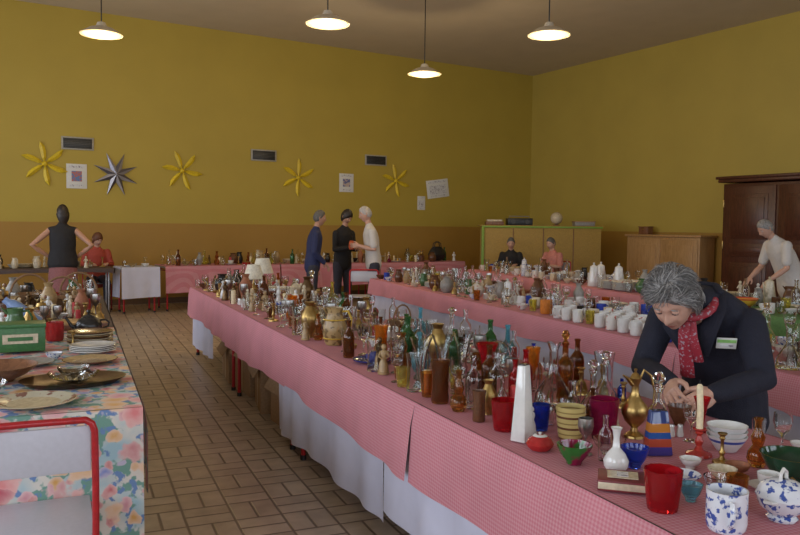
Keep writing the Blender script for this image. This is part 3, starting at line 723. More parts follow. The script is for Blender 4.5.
for n_,m in(('w',WHITE),('t',STONE),('d',BRONZE),('c',CREAM)):
    reg('deco','porcelain_figurine','fg'+n_,figurine(m),.032); reg('deco','animal_figurine','af'+n_,animalfig(m),.085,.5)
reg('deco','picture_frame','frm',frame(BRASS,RINK),.13,.3); reg('deco','trinket_box','gb1',giftbox(WOODM,WOODM),.08); reg('deco','trinket_box','gb2',giftbox(REDC,BRASS,.09,.07,.045),.06)
reg('deco','wax_candle','pc1',candle(WAX),.02); reg('deco','wax_candle','pc2',candle(WAXR),.02,.5); reg('deco','salt_and_pepper_shakers','sp1',saltpair(WHITE,SILVER),.042); reg('deco','paperback_book','bk1',book(REDC),.125,.3); reg('deco','stack_of_books','bk3',book(REDC,3,[BLUEC,CREAM,REDC]),.13,.3); reg('deco','wicker_basket','wb',basket(WICK),.105,.4)
reg('lamp','table_lamp','tl1',tlamp(BRASS),.112); reg('lamp','table_lamp','tl2',tlamp(WHITE),.112); reg('lamp','cake_stand','cks',cakestand(WHITE),.137)
def scatter(M,xr,yr,n,weights,seed,zt=.751,tries=14,maxrad=.14,scl=(.85,1.1)):
    rr=random.Random(seed); gs=list(weights); gw=[weights[g] for g in gs]; c=0
    for _ in range(n*tries):
        if c>=n: break
        g=rr.choices(gs,gw)[0]; L_=CAT[g]; nm,key,fn,rad,w_=rr.choices(L_,[q[4] for q in L_])[0]
        s=rr.uniform(*scl)
        if rad>maxrad: continue
        a_=rad*s
        if xr[1]-xr[0]<2*a_: continue
        x=rr.uniform(xr[0]+a_,xr[1]-a_); y=rr.uniform(yr[0]+a_,yr[1]-a_); p=M@Vector((x,y,0))
        if any((p.x-ox)**2+(p.y-oy)**2<(a_+orr+.003)**2 for ox,oy,orr in OCC): continue
        item(nm,key,fn,p.x,p.y,zt,rr.uniform(0,6.28),s,rad); c+=1

# --- hero items on the near table
item('blue_pattern_mug','hmug',mug(BWHITE,.095,.046),1.395,1.315,rot=-2.2,rad=.06)
def tureen(mb):
    mb.lathe([(0,0),(.035,0),(.04,.008),(.032,.015),(.06,.04),(.068,.065),(.060,.08)],BWHITE,seg=36,rib=.02,nr=10)
    mb.lathe([(.063,.078),(.055,.095),(.03,.108),(.01,.112)],BWHITE,seg=36,rib=.02,nr=10)
    mb.loft([(-.018,0,.108),(-.016,0,.128),(0,0,.138),(.016,0,.128),(.018,0,.108)],[.005]*5,WHITE,seg=8)
    for sd in(-1,1): mb.loft([(sd*.06,-.012,.06),(sd*.088,-.008,.066),(sd*.088,.008,.066),(sd*.06,.012,.06)],[.005]*4,WHITE,seg=8)
item('lidded_sugar_tureen','tur',tureen,1.57,1.31,rot=.3,s=.9,rad=.09)
item('ribbed_red_cup','hrc',tumbler(GRED,.102,.047,.03),1.345,1.47,rad=.05)
def redbook(mb):
    mb.box((0,0,.018),(.105,.13,.03),mat('maroon_card',(.16,.02,.025),.5),bev=.003); mb.box((0,0,.018),(.108,.127,.018),CREAM,bev=.001); mb.box((0,0,.0355),(.06,.08,.002),CREAM,bev=0); mb.box((0,0,.0372),(.04,.03,.001),INK,bev=0)
item('boxed_card_game','rbk',redbook,1.355,1.635,rot=.9,rad=.075)
item('white_bud_vase','hbud',vase('bud',WHITE),1.425,1.75,s=1.0,rad=.038)
item('cobalt_glass_votive','hvot',bowl(GBLU,.042,.062),1.505,1.765,rad=.045)
item('carnival_glass_bowl','hcarn',bowl(blotch('carnival_glass',(.03,.16,.03),(.22,.01,.05),12,.5,.1,.2),.052,.06,.04),1.36,1.86,rad=.056)
def heart(mb):
    mb.lathe([(0,0),(.03,0),(.042,.012),(.044,.02),(.036,.036),(.018,.046),(0,.048)],REDC,seg=28); mb.lathe([(.012,.0485),(.02,.0465),(.024,.044)],WHITE,seg=12); mb.lathe([(.004,.0475),(.006,.054),(0,.057)],WHITE,seg=12)
item('red_lidded_trinket_dish','heart',heart,1.345,2.02,rad=.046)
def obel(mb):
    mb.box((0,0,.125),(.068,.055,.25),WHITE,bev=.004,taper=(.55,.5)); mb.box((0,0,.252),(.03,.022,.004),DARK,bev=.001)
item('tapered_white_vase','obel',obel,1.35,2.13,rot=.5,rad=.045)
item('red_glass_jar','rpot',tumbler(GRED,.105,.047),1.36,2.265,rad=.05)
item('blue_glass_tumbler','btum',tumbler(GBLU,.09,.032),1.48,2.22,rad=.034)
item('banded_yellow_cup','ycup',tumbler(bands('yellow_brown_bands',[(0,(.12,.045,.02)),(.2,(.48,.38,.14)),(.5,(.24,.16,.05)),(.62,(.48,.38,.14))],.11,rep=3),.11,.05),1.51,2.09,rad=.052)
item('magenta_glass_vase','mag',tumbler(GMAG,.13,.05,.015),1.63,2.07,rad=.052)
def ewer(mb):
    mb.lathe([(0,0),(.036,0),(.034,.008),(.014,.022),(.012,.035),(.035,.06),(.048,.09),(.044,.115),(.02,.145),(.013,.165),(.013,.19),(.022,.215)],BRASS,seg=26)
    mb.loft([(-.012,0,.195),(-.03,0,.215),(-.045,0,.225)],[(.014,.01),(.010,.006),(.006,.003)],BRASS,seg=10,side=(0,1,0))
    mb.loft([(.042,0,.095),(.068,0,.12),(.070,0,.17),(.055,0,.225),(.03,0,.245),(.018,0,.215)],[.0045]*6,BRASS,seg=8)
    mb.lathe([(.02,.215),(.012,.23),(.004,.236),(.006,.248),(0,.252)],BRASS,seg=16)
item('brass_ewer','ewer',ewer,1.725,2.03,rot=-.4,s=.93,rad=.07)
LAY=bands('layered_sand_glass',[(0,(.05,.04,.20)),(.2,(.36,.06,.03)),(.38,(.02,.07,.24)),(.52,(.42,.16,.03)),(.72,(.03,.05,.16))],.14,rough=.08)
def layd(mb):
    mb.box((0,0,.07),(.085,.05,.14),LAY,bev=.006,taper=(.62,.7)); mb.lathe([(.026,.14),(.02,.155),(.014,.165),(.013,.20),(.019,.215)],GLASS,th=.002,solid=.13,seg=20)
    mb.lathe([(0,.195),(.010,.195),(.012,.215),(.008,.222),(.02,.238),(.012,.255),(0,.26)],GLASS,seg=14)
item('layered_sand_decanter','lay',layd,1.66,1.845,rot=-.35,rad=.052)
item('red_candlestick_with_candle','rcs',candlestick(mat('red_lacquer',(.38,.03,.02),.25),WAX,.085),1.775,1.79,rad=.043)
item('amber_glass_bottle','aml',stopper('bot',GAMB),1.86,2.62,s=1.0,rad=.04)
item('round_glass_decanter','rgd',vase('deca',GLASS,s=1.15),1.70,2.47,rad=.078)
item('brown_pottery_jar','bpj',vase('cyl',BROWN),1.335,2.40,s=.62,rad=.045)
item('amber_glass_vase','agv',vase('gourd',GAMB),1.335,2.56,s=.8,rad=.045)
item('brown_glass_vase','ogv',vase('cyl',GBRN),1.33,2.71,s=.95,rad=.045)
item('amber_glass_tumbler','agt',tumbler(GAMB),1.335,2.83,rad=.038)
item('red_glass_bottle','rgb',vase('bot',GRED),1.72,2.70,s=.85,rad=.04)
item('red_glass_bottle','rgb',vase('bot',GRED),1.62,2.62,s=.75,rad=.04)
item('red_wax_candle','rpc',candle(WAXR),1.5,2.42,s=1.1,rad=.02)
item('turquoise_glass_vase','ttv',vase('flask',GTUR),1.53,3.35,s=.95,rad=.06)
item('stoneware_pitcher','hjug',jug(blotch('incised_tan_stoneware',(.36,.24,.10),(.15,.09,.03),30,.56,.35),h=.22,m2=YEL),1.40,4.27,rot=-.5,rad=.10)
def bcl(mb):
    mb.lathe([(0,0),(.07,0),(.10,.012),(.102,.018),(.09,.012),(0,.008)],mat('navy_glass_dish',(.02,.03,.16),.2),seg=32); mb.ico((.02,0,.03),(.05,.035,.025),mat('navy_cloth',(.03,.04,.2),.8),sub=3,fn=lambda n,p:p*(1+.25*noise.noise(n*3)))
item('navy_dish_with_cloth','bcl',bcl,1.40,3.65,rad=.103)
item('orange_glass_pitcher','ogp',jug(GORG,h=.17),1.50,5.6,rot=1,rad=.09)
item('tall_bronze_jar','tbj',vase('bal',BRONZE),1.90,6.6,s=1.15,rad=.06)
item('dark_green_bowl','dgb',bowl(mat('dark_green_glass',(.01,.04,.02),.1),.085,.08),1.83,1.50,rad=.088)
def bs(mb):
    bl=bands('blue_rim_bowl',[(0,(.68,.68,.66)),(.62,(.04,.08,.36)),(.80,(.68,.68,.66))],.05)
    for i in range(3): mb.lathe([(0,0),(.03,0),(.045,.02),(.06,.045),(.062,.05)],bl,o=(0,0,i*.016),th=.003,seg=32)
item('stack_of_blue_rim_bowls','bsb',bs,1.90,1.80,rad=.065)
item('small_white_bowl','swb',bowl(CREAM,.04,.035),1.66,1.585,rad=.042); item('small_terracotta_dish','std',bowl(TERRA,.035,.03),1.745,1.61,rad=.037)
item('tealight_holder','tlh',bowl(WHITE,.032,.03),1.655,1.70,rad=.034); item('small_blue_plate','sbp',plate(BWHITE,.05),1.55,1.62,rad=.052)
item('glass_salt_dish','gsd',bowl(GTUR,.03,.045),1.455,1.49,rad=.034); item('glass_salt_dish','gsd2',bowl(GLASS,.035,.05),1.555,1.50,rad=.04)
item('small_teacup','cswh',cupsaucer(WHITE),1.72,1.48,s=.75,rad=.073)
for i in range(3): item('glass_vase','trl',vase('trump',GLASS),1.40+.13*i,3.05+.05*i,s=1.05,rad=.05)
item('glass_handle_basket','ghb',basket(GLASS,.06),1.83,3.12,s=1.2,rad=.07)
item('green_glass_bottle','ggb',vase('bot',GGRN),1.95,3.4,rad=.038)
item('small_brown_pot','sbj',bowl(BROWN,.042,.07),1.985,2.10,rad=.044)
for q in((2.06,2.2,.11),(2.13,2.0,.09),(1.96,2.26,.06),(2.1,2.3,.12),(1.93,2.09,.03)): OCC.append(q)
# --- scatter on T1
scatter(M1,(.03,.90),(.45,1.7),34,{'glass':3,'cglass':.8,'china':2,'deco':1,'brass':.6},1,maxrad=.075,scl=(.6,.8))
scatter(M1,(.03,.90),(1.5,3.2),92,{'glass':6,'cglass':2.6,'brass':1.5,'china':1,'deco':.7},2,maxrad=.08,scl=(.8,1.05))
scatter(M1,(.03,.90),(3.2,5.2),100,{'glass':5,'cglass':1.2,'china':2,'pot':1,'brass':1.6,'deco':1.5},3,maxrad=.12,scl=(.8,1.1))
item('table_lamp','tl2',tlamp(WHITE),1.75,7.7,rad=.112); item('table_lamp','tl1',tlamp(BRASS),1.55,7.2,s=.9,rad=.112)
scatter(M1,(.03,.90),(5.2,7.85),125,{'china':2.4,'pot':2,'brass':1.6,'deco':2.5,'glass':1.5,'cglass':.5,'lamp':.3},4,scl=(.85,1.2))
# --- T2
rr=random.Random(4)
for i in range(9):
    for j in range(3):
        if rr.random()<.12: continue
        p=M2@Vector((.09+.135*j+rr.uniform(-.008,.008),2.38+.14*i+rr.uniform(-.008,.008),0)); k_=rr.choice(['white','white','white','cream','floral'])
        item('ceramic_mug','mug'+k_,mug({'white':WHITE,'cream':CREAM,'floral':FLORC}[k_]),p.x,p.y,rot=rr.uniform(0,6),rad=.062)
for i in range(3):
    p=M2@Vector((.09+.135*i,2.22,0)); item('ceramic_mug','mugblue',mug(BLUEC),p.x,p.y,rot=2,rad=.062)
p=M2@Vector((.15,3.78,0)); item('orange_ceramic_mug','mugor',mug(ORANGE),p.x,p.y,rot=1,s=1.2,rad=.062)
for i in range(9):
    p=M2@Vector((.10+.15*(i%3),.95+.17*(i//3),0)); item('yellow_glass_carafe','ygc%d'%(i%4),vase('bot' if i%2 else 'deca',GYEL if i%4<2 else GLASS),p.x,p.y,s=1.0,rad=.067)
scatter(M2,(.03,.97),(.5,2.4),60,{'glass':4,'china':3,'pot':1},11)
scatter(M2,(.03,.97),(2.4,4.6),90,{'china':3,'mug':3,'glass':1.5,'pot':.7},12)
scatter(M2,(.03,.97),(4.6,8.05),150,{'china':3,'pot':3.5,'mug':2,'brass':1,'glass':2,'deco':.7},13,scl=(.85,1.1))
# --- T3
for yy,xx in((4.3,.2),(4.1,.42),(4.5,.42)):
    p=M3@Vector((xx,yy,0)); item('enamel_coffee_pot','cpw',coffeepot(WHITE),p.x,p.y,rot=1.2,s=1.25,rad=.10)
for yy in(3.6,3.85):
    for xx in(.16,.42):
        p=M3@Vector((xx,yy,0)); item('stack_of_plates','psx',pstack([WHITE,FLORC],.12,10),p.x,p.y,rad=.12)
p=M3@Vector((.2,1.75,0)); item('yellow_red_bowl','yrb',bowl(bands('yellow_red_bands',[(0,(.4,.05,.02)),(.3,(.6,.36,.04)),(.85,(.5,.08,.03))],.09),.13,.09),p.x,p.y,rad=.13)
scatter(M3,(.03,.97),(.3,3.2),70,{'china':4,'mug':1,'pot':1,'glass':1.5,'deco':.6},21,scl=(.9,1.2))
scatter(M3,(.03,.97),(3.2,7.8),140,{'china':5,'mug':2,'pot':1,'glass':1.5},22,scl=(.85,1.15))
# --- left table
item('rose_rim_plate','rrp',plate(CREAM,.155,blotch('green_rose_rim',(.50,.47,.36),(.22,.10,.08),22,.58)),-.155,3.22,rad=.158)
def btray(mb):
    mb.lathe([(0,0),(.18,0),(.21,.018),(.218,.024),(.205,.022),(.175,.008),(0,.006)],BRONZE,seg=44,sx=1,sy=.72)
    mb.lathe([(0,.008),(.04,.008),(.09,.03),(.105,.05)],GLASS,th=.004,solid=.01,seg=36,rib=.03,nr=12)
    mb.lathe([(0,.02),(.03,.02),(.06,.06),(.066,.075)],GLASS,th=.004,solid=.02,seg=36,rib=.03,nr=12)
item('bronze_serving_tray','btr',btray,-.015,3.60,rot=.1,rad=.20)
item('turned_wooden_bowl','twb',bowl(WOODM,.17,.07),-.33,3.76,rad=.17)
item('glass_lid_dish','gld',bowl(GLASS,.10,.06,.02),-.36,3.43,rad=.105)
item('stack_of_brown_plates','sbw',pstack([CREAM,BROWN,STONE],.125,8),.07,4.70,rad=.125)
item('stack_of_plates','psw2',pstack([WHITE],.12,4),.08,4.42,rad=.12)
item('shallow_brown_dish','sbd',plate(BROWN,.13,STONE),.06,4.10,rad=.13)
item('oval_grey_dish','owd',plate(GREY,.12),-.22,4.12,rad=.12)
def gbox(mb):
    g=mat('green_tin',(.04,.14,.04),.4); mb.box((0,0,.075),(.24,.17,.13),g,bev=.006); mb.box((0,0,.148),(.25,.18,.02),g,bev=.004); mb.box((0,-.087,.08),(.17,.003,.05),CREAM,bev=0); mb.box((0,-.0895,.08),(.12,.002,.02),g,bev=0)
item('green_storage_tin','gtn',gbox,-.28,4.58,rot=.05,rad=.15)
def slb(mb):
    M=Matrix.Translation((0,0,.05))@Matrix.Rotation(.9,4,'Y'); 
    mb.lathe([(0,0),(.03,0),(.034,.01),(.034,.14),(.028,.17),(.018,.185),(.018,.21),(0,.21)],mat('pale_blue_plastic',(.20,.30,.52),.3),M=M,seg=24)
    mb.lathe([(0,0),(.05,0),(.06,.01),(.06,.05),(.052,.052),(.05,.012),(0,.01)],WICK,o=(.09,0,0),seg=24)
item('blue_bottle_in_basket','slb',slb,-.22,5.35,rot=pi,s=1.2,rad=.17)
item('red_ceramic_mug','mugred',mug(REDC,.11,.05),-.12,4.95,rot=2,rad=.06); item('dark_teapot','dtp',teapot(DARK),.07,5.1,rad=.13)
item('wooden_tray_stack','wts',giftbox(WOODM,WOODL,.3,.22,.05),.02,5.5,rot=.2,rad=.18)
item('bottle_green_jug','bgj',jug(GREENC,h=.2),-.33,4.95,rad=.09)
for x_,y_ in((-.1,6.6),(-.35,7.0),(.02,7.15)): item('wicker_basket','wb',basket(WICK),x_,y_,s=1.5,rad=.105)
scatter(ML,(.35,1.2),(1.0,1.9),6,{'brass':2,'china':1,'glass':1},30,maxrad=.09,scl=(.7,.9))
scatter(ML,(.35,1.2),(1.9,3.3),45,{'pot':3,'deco':3,'china':1.5,'brass':3},31,scl=(.8,1.1))
scatter(ML,(.2,1.2),(3.0,4.75),65,{'pot':3,'deco':3.5,'brass':4,'china':1,'glass':1},32,scl=(.9,1.15))
# --- back tables
def bag(mb):
    bk=mat('black_leather',(.015,.014,.014),.45)
    mb.loft([(0,0,.10),(0,0,.13),(0,0,.2),(0,0,.27)],[(.20,.11),(.21,.12),(.18,.09),(.13,.03)],bk,seg=20,side=(1,0,0))
    for y_ in(-.03,.03): mb.loft([(-.09,y_,.25),(-.07,y_,.36),(0,y_,.40),(.07,y_,.36),(.09,y_,.25)],[.009]*5,bk,seg=8)
item('black_handbag','bag',bag,6.85,14.2,z=.751,rot=ab,rad=.2)
scatter(TB1,(.05,2.2),(.04,.56),30,{'pot':2,'deco':2,'china':2,'brass':1},41,scl=(.9,1.2))
scatter(TB2,(.03,.57),(.05,.55),6,{'china':2,'glass':1},42)
scatter(TB3,(.05,6.0),(.05,.75),100,{'china':2,'glass':2,'deco':2.5,'cglass':1,'pot':2,'lamp':.5,'brass':1},43,scl=(1,1.3))
def cbox(sx,sy,sz):
    def f(mb):
        t=.006
        mb.box((0,0,t/2),(sx,sy,t),CARD,bev=0)
        for s_ in(-1,1): mb.box((s_*sx/2,0,sz/2),(t,sy,sz),CARD,bev=0); mb.box((0,s_*sy/2,sz/2),(sx,t,sz),CARD,bev=0)
        for s_ in(-1,1): mb.box((0,0,0),(.11,sy*.95,t),CARD,Matrix.Translation((s_*(sx/2+.03),0,sz-.045))@Matrix.Rotation(s_*1.0,4,'Y'),bev=0)
        mb.box((0,0,sz*.6),(sx*.9,sy*.9,.03),PAPER,bev=.004)
        mb.box((-sx/2-.004,0,sz*.5),(.002,.06,sz*.95),STONE,bev=0)
    return f
for i,(x_,y_,r_) in enumerate([(1.53,5.35,.1),(1.50,5.95,-.12),(1.50,6.6,.08),(1.47,7.2,-.05)]):
    item('cardboard_box','cbx%d'%i,cbox(.36,.46,.34+.03*(i%3)),x_,y_,0.0,r_,1,rad=.0,reg=False)

# ---------------------------------------------------------------- people
def blob(name,chains,vox,mt,parent,seg=18,smooth=3,fn=None):
    mb=MB()
    for c in chains: mb.loft(c[0],c[1],mt,seg=seg,side=c[2] if len(c)>2 else None)
    me=mb.mesh(name+'_src'); o=bpy.data.objects.new('tmp',me); bpy.context.collection.objects.link(o)
    m=o.modifiers.new('r','REMESH'); m.mode='VOXEL'; m.voxel_size=vox; m.use_smooth_shade=True
    s_=o.modifiers.new('s','SMOOTH'); s_.factor=.5; s_.iterations=smooth
    dg=bpy.context.evaluated_depsgraph_get(); me2=bpy.data.meshes.new_from_object(o.evaluated_get(dg))
    bpy.data.objects.remove(o,do_unlink=True)
    if fn:
        for v in me2.vertices: v.co=fn(v.co)
    me2.materials.clear(); me2.materials.append(mt)
    me2.polygons.foreach_set('use_smooth',[True]*len(me2.polygons)); me2.update()
    ob=bpy.data.objects.new(name,me2); bpy.context.collection.objects.link(ob)
    ob.parent=parent
    return ob
HAND={}
def handmesh(curl,skin,left):
    key=(round(curl,2),skin.name,left)
    if key in HAND: return HAND[key]
    mb=MB(); sg=-1 if left else 1
    def P_(x,y,z): return (x,y*sg,z)
    mb.loft([P_(-.02,0,0),P_(.01,0,0),P_(.045,.002,.001),P_(.085,.001,.0)],[(.026,.019),(.029,.018),(.039,.016),(.039,.012)],skin,seg=14,side=(0,1,0))
    for y,L_,r_,yw in((.030,.072,.0088,.06),(.0105,.080,.009,.0),(-.0095,.074,.0088,-.05),(-.028,.058,.0078,-.12)):
        p=Vector((.078,y,0)); a_=-.1-curl*.3; pts=[tuple(P_(*p))]; rs=[r_*1.05]
        for k_,fr in enumerate((.2,.42,.28,.2)):
            d=Vector((math.cos(a_)*math.cos(yw),math.sin(yw),math.sin(a_))); p=p+d*L_*fr*1.05; pts.append(tuple(P_(*p))); rs.append(r_*(1,.98,.88,.72)[k_]); a_-=curl*(.55 if k_ else .45)
        mb.loft(pts,rs,skin,seg=10)
    mb.loft([P_(.015,.022,-.004),P_(.042,.044,-.012),P_(.064,.055,-.02-curl*.01),P_(.084,.058-curl*.012,-.028-curl*.016)],[.0135,.012,.0105,.008],skin,seg=10)
    me=mb.mesh('hand_src'); o=bpy.data.objects.new('tmp',me); bpy.context.collection.objects.link(o)
    m=o.modifiers.new('r','REMESH'); m.mode='VOXEL'; m.voxel_size=.0032
    s_=o.modifiers.new('s','SMOOTH'); s_.iterations=2
    dg=bpy.context.evaluated_depsgraph_get(); me2=bpy.data.meshes.new_from_object(o.evaluated_get(dg)); bpy.data.objects.remove(o,do_unlink=True)
    me2.materials.clear(); me2.materials.append(skin); me2.polygons.foreach_set('use_smooth',[True]*len(me2.polygons)); me2.update()
    HAND[key]=me2; return me2
EYEW=mat('eye_white',(.7,.68,.65),.2); EYED=mat('eye_iris',(.04,.025,.02),.2)
def head(parent,M,skin,hair,style='short',sub=4,lip=None,curls=0,age=0):
    lip=lip or mat('lip',(.42,.14,.12),.5)
    def hf(n,p):
        x,y,z=n.x*.074,n.y*.093,n.z*.118
        if n.z<0:
            q=-n.z; x*=1-.30*q**1.4
            if n.y<0: y*=1-.38*q
            else: y*=1-.02*q
        if n.y>0:
            y*=.97
            g=math.exp
            zs=.034 if z>-.022 else .011
            y+=.026*g(-(x/(.0085+.004*(1 if z<-.01 else 0)))**2-((z+.022)/zs)**2)
            for sx_ in(-.030,.030): y-=.013*g(-((x-sx_)/.017)**2-((z-.012)/.013)**2); y+=.004*g(-((x-sx_*1.25)/.02)**2-((z+.03)/.02)**2)
            y+=.005*g(-(x/.045)**2-((z-.034)/.009)**2)
            y+=.006*g(-(x/.021)**2-((z+.055)/.006)**2)+.006*g(-(x/.018)**2-((z+.068)/.006)**2)-.004*g(-(x/.024)**2-((z+.0615)/.0035)**2)
            y+=.009*g(-(x/.022)**2-((z+.095)/.013)**2)
            if age: y-=.003*g(-((abs(x)-.028)/.004)**2-((z+.045)/.018)**2)
        return Vector((x,y,z))
    mb=MB(); mb.ico((0,0,0),(1,1,1),skin,sub=sub,fn=hf)
    k_=mb.m(lip); 
    for i,f in enumerate(mb.f):
        c=Vector((0,0,0))
        for q in f: c+=Vector(mb.v[q])
        c/=len(f)
        if c.y>.07 and abs(c.x)<.022 and -.073<c.z<-.051 and abs(c.x)/.023+abs(c.z+.0615)/.012<1.1: mb.mi[i]=k_
    for sx_ in(-.030,.030):
        mb.ico((sx_,.0715,.011),(.0125,.0115,.0085),EYEW,sub=2); mb.ico((sx_,.0805,.0105 if not age else .0065),(.005,.004,.004),EYED,sub=2)
        if age:   # upper lids lowered: she is looking down at her hands
            mb.ico((sx_,.0722,.0145),(.0142,.0128,.0085),skin,sub=3)
            mb.loft([(sx_-.013,.078,.0065),(sx_,.0845,.0070),(sx_+.013,.078,.0065)],[.0011]*3,mat('eyelash_brown',(.08,.05,.04),.7),seg=6)
        else: mb.loft([(sx_-.013,.078,.014),(sx_,.086,.017),(sx_+.013,.078,.014)],[.0028,.0045,.0028],skin,seg=6)
        mb.loft([(sx_-.015,.083,.030),(sx_,.0885,.035),(sx_+.016,.080,.031)],[.002,.003,.0018],hair,seg=6)
    for sd in(-1,1):
        mb.loft([(sd*.070,-.002,-.028),(sd*.077,-.008,-.01),(sd*.079,-.012,.012),(sd*.074,-.002,.026),(sd*.072,.004,.012)],[.007,.007,.006,.006,.004],skin,seg=8)
    me=mb.mesh('head',ang=180); o=bpy.data.objects.new('head',me); bpy.context.collection.objects.link(o); o.parent=parent; o.matrix_local=M
    if style=='bald': return
    def hh(n,p):
        b=Vector((n.x*.074,n.y*.093,n.z*.118))
        if n.z<0: b.x*=1-.15*(-n.z) if style!='long' else 1.1
        if n.y<0 and n.z<0: b.y*=1-.15*(-n.z)
        face=n.y*1.0-n.z*.95
        if style=='bob': th=.55; low=-.9
        elif style=='long': th=.40; low=-3
        elif style=='receding': th=-.25; low=-.45
        elif style=='full': th=.30+.10*noise.noise(n*3+Vector((5,0,0))); low=-.70
        else: th=.22; low=-.45
        k=1/(1+math.exp((face-th)*16)) ; k*=1/(1+math.exp((low-n.z)*14))
        if style in('short','receding') and n.y>-.1 and n.z<-.05: k*=.2
        nz=noise.noise(n*6)*.05+noise.noise(n*14)*.03
        if style=='full': nz=noise.noise(n*3.5+Vector((2,1,0)))*.38+noise.noise(n*10)*.16
        thick={'receding':1.05,'full':1.23,'short':1.09}.get(style,1.12)
        if face>th+.12: k*=.5
        r_=b*(.9+(thick-.9)*k*(1+nz))
        if style=='long' and n.z<-.2 and n.y<.25: r_.z-=.10*(-n.z-.2); r_.y-=.015
        return r_
    mb=MB(); mb.ico((0,0,0),(1,1,1),hair,sub=sub,fn=hh)
    if curls:
        rc=random.Random(3); h2=mat('hair_strand_light',(.34,.33,.32),.6); h3=mat('hair_strand_dark',(.11,.105,.10),.6)
        for _ in range(curls):
            n=Vector((rc.gauss(0,1),rc.gauss(0,1),rc.gauss(0,1))).normalized()
            if n.z<-.6 or n.y-n.z*.95>.24: continue
            if n.y>-.0 and n.z<-.1: continue
            p=hh(n,None)*1.0
            sw=Vector((noise.noise(n*2.2),noise.noise(n*2.2+Vector((7,0,0))),noise.noise(n*2.2+Vector((0,7,0)))))*1.6   # locks share a direction
            t=Vector((n.x*1.1+.3,-.45,-.35 if n.z<.5 else .0))+sw+Vector((rc.uniform(-.2,.2),rc.uniform(-.2,.2),rc.uniform(-.15,.15)))
            t=(t-n*t.dot(n)).normalized(); sdv=n.cross(t)
            pts=[];rs=[];L_=rc.uniform(.035,.07); w_=rc.uniform(-.5,.5); b_=rc.uniform(.4,1.3)
            for i in range(6):
                q=i/5; pts.append(p+t*L_*q+n*(.001+.010*math.sin(q*pi*.8)*b_-.2*(L_*q)**2/.09)+sdv*.009*w_*math.sin(q*pi*1.5)); rs.append((.0022*(1-q*.75),.0016*(1-q*.75)))
            mb.loft(pts,rs,rc.choice([hair,h2,h3,hair,h3,h3]),seg=5)
    me=mb.mesh('hair',ang=180); o=bpy.data.objects.new('hair',me); bpy.context.collection.objects.link(o); o.parent=parent; o.matrix_local=M
SKIN=mat('skin',(.46,.25,.17),.5,var=.05); SKIN2=mat('skin_pale',(.52,.30,.22),.5,var=.05)
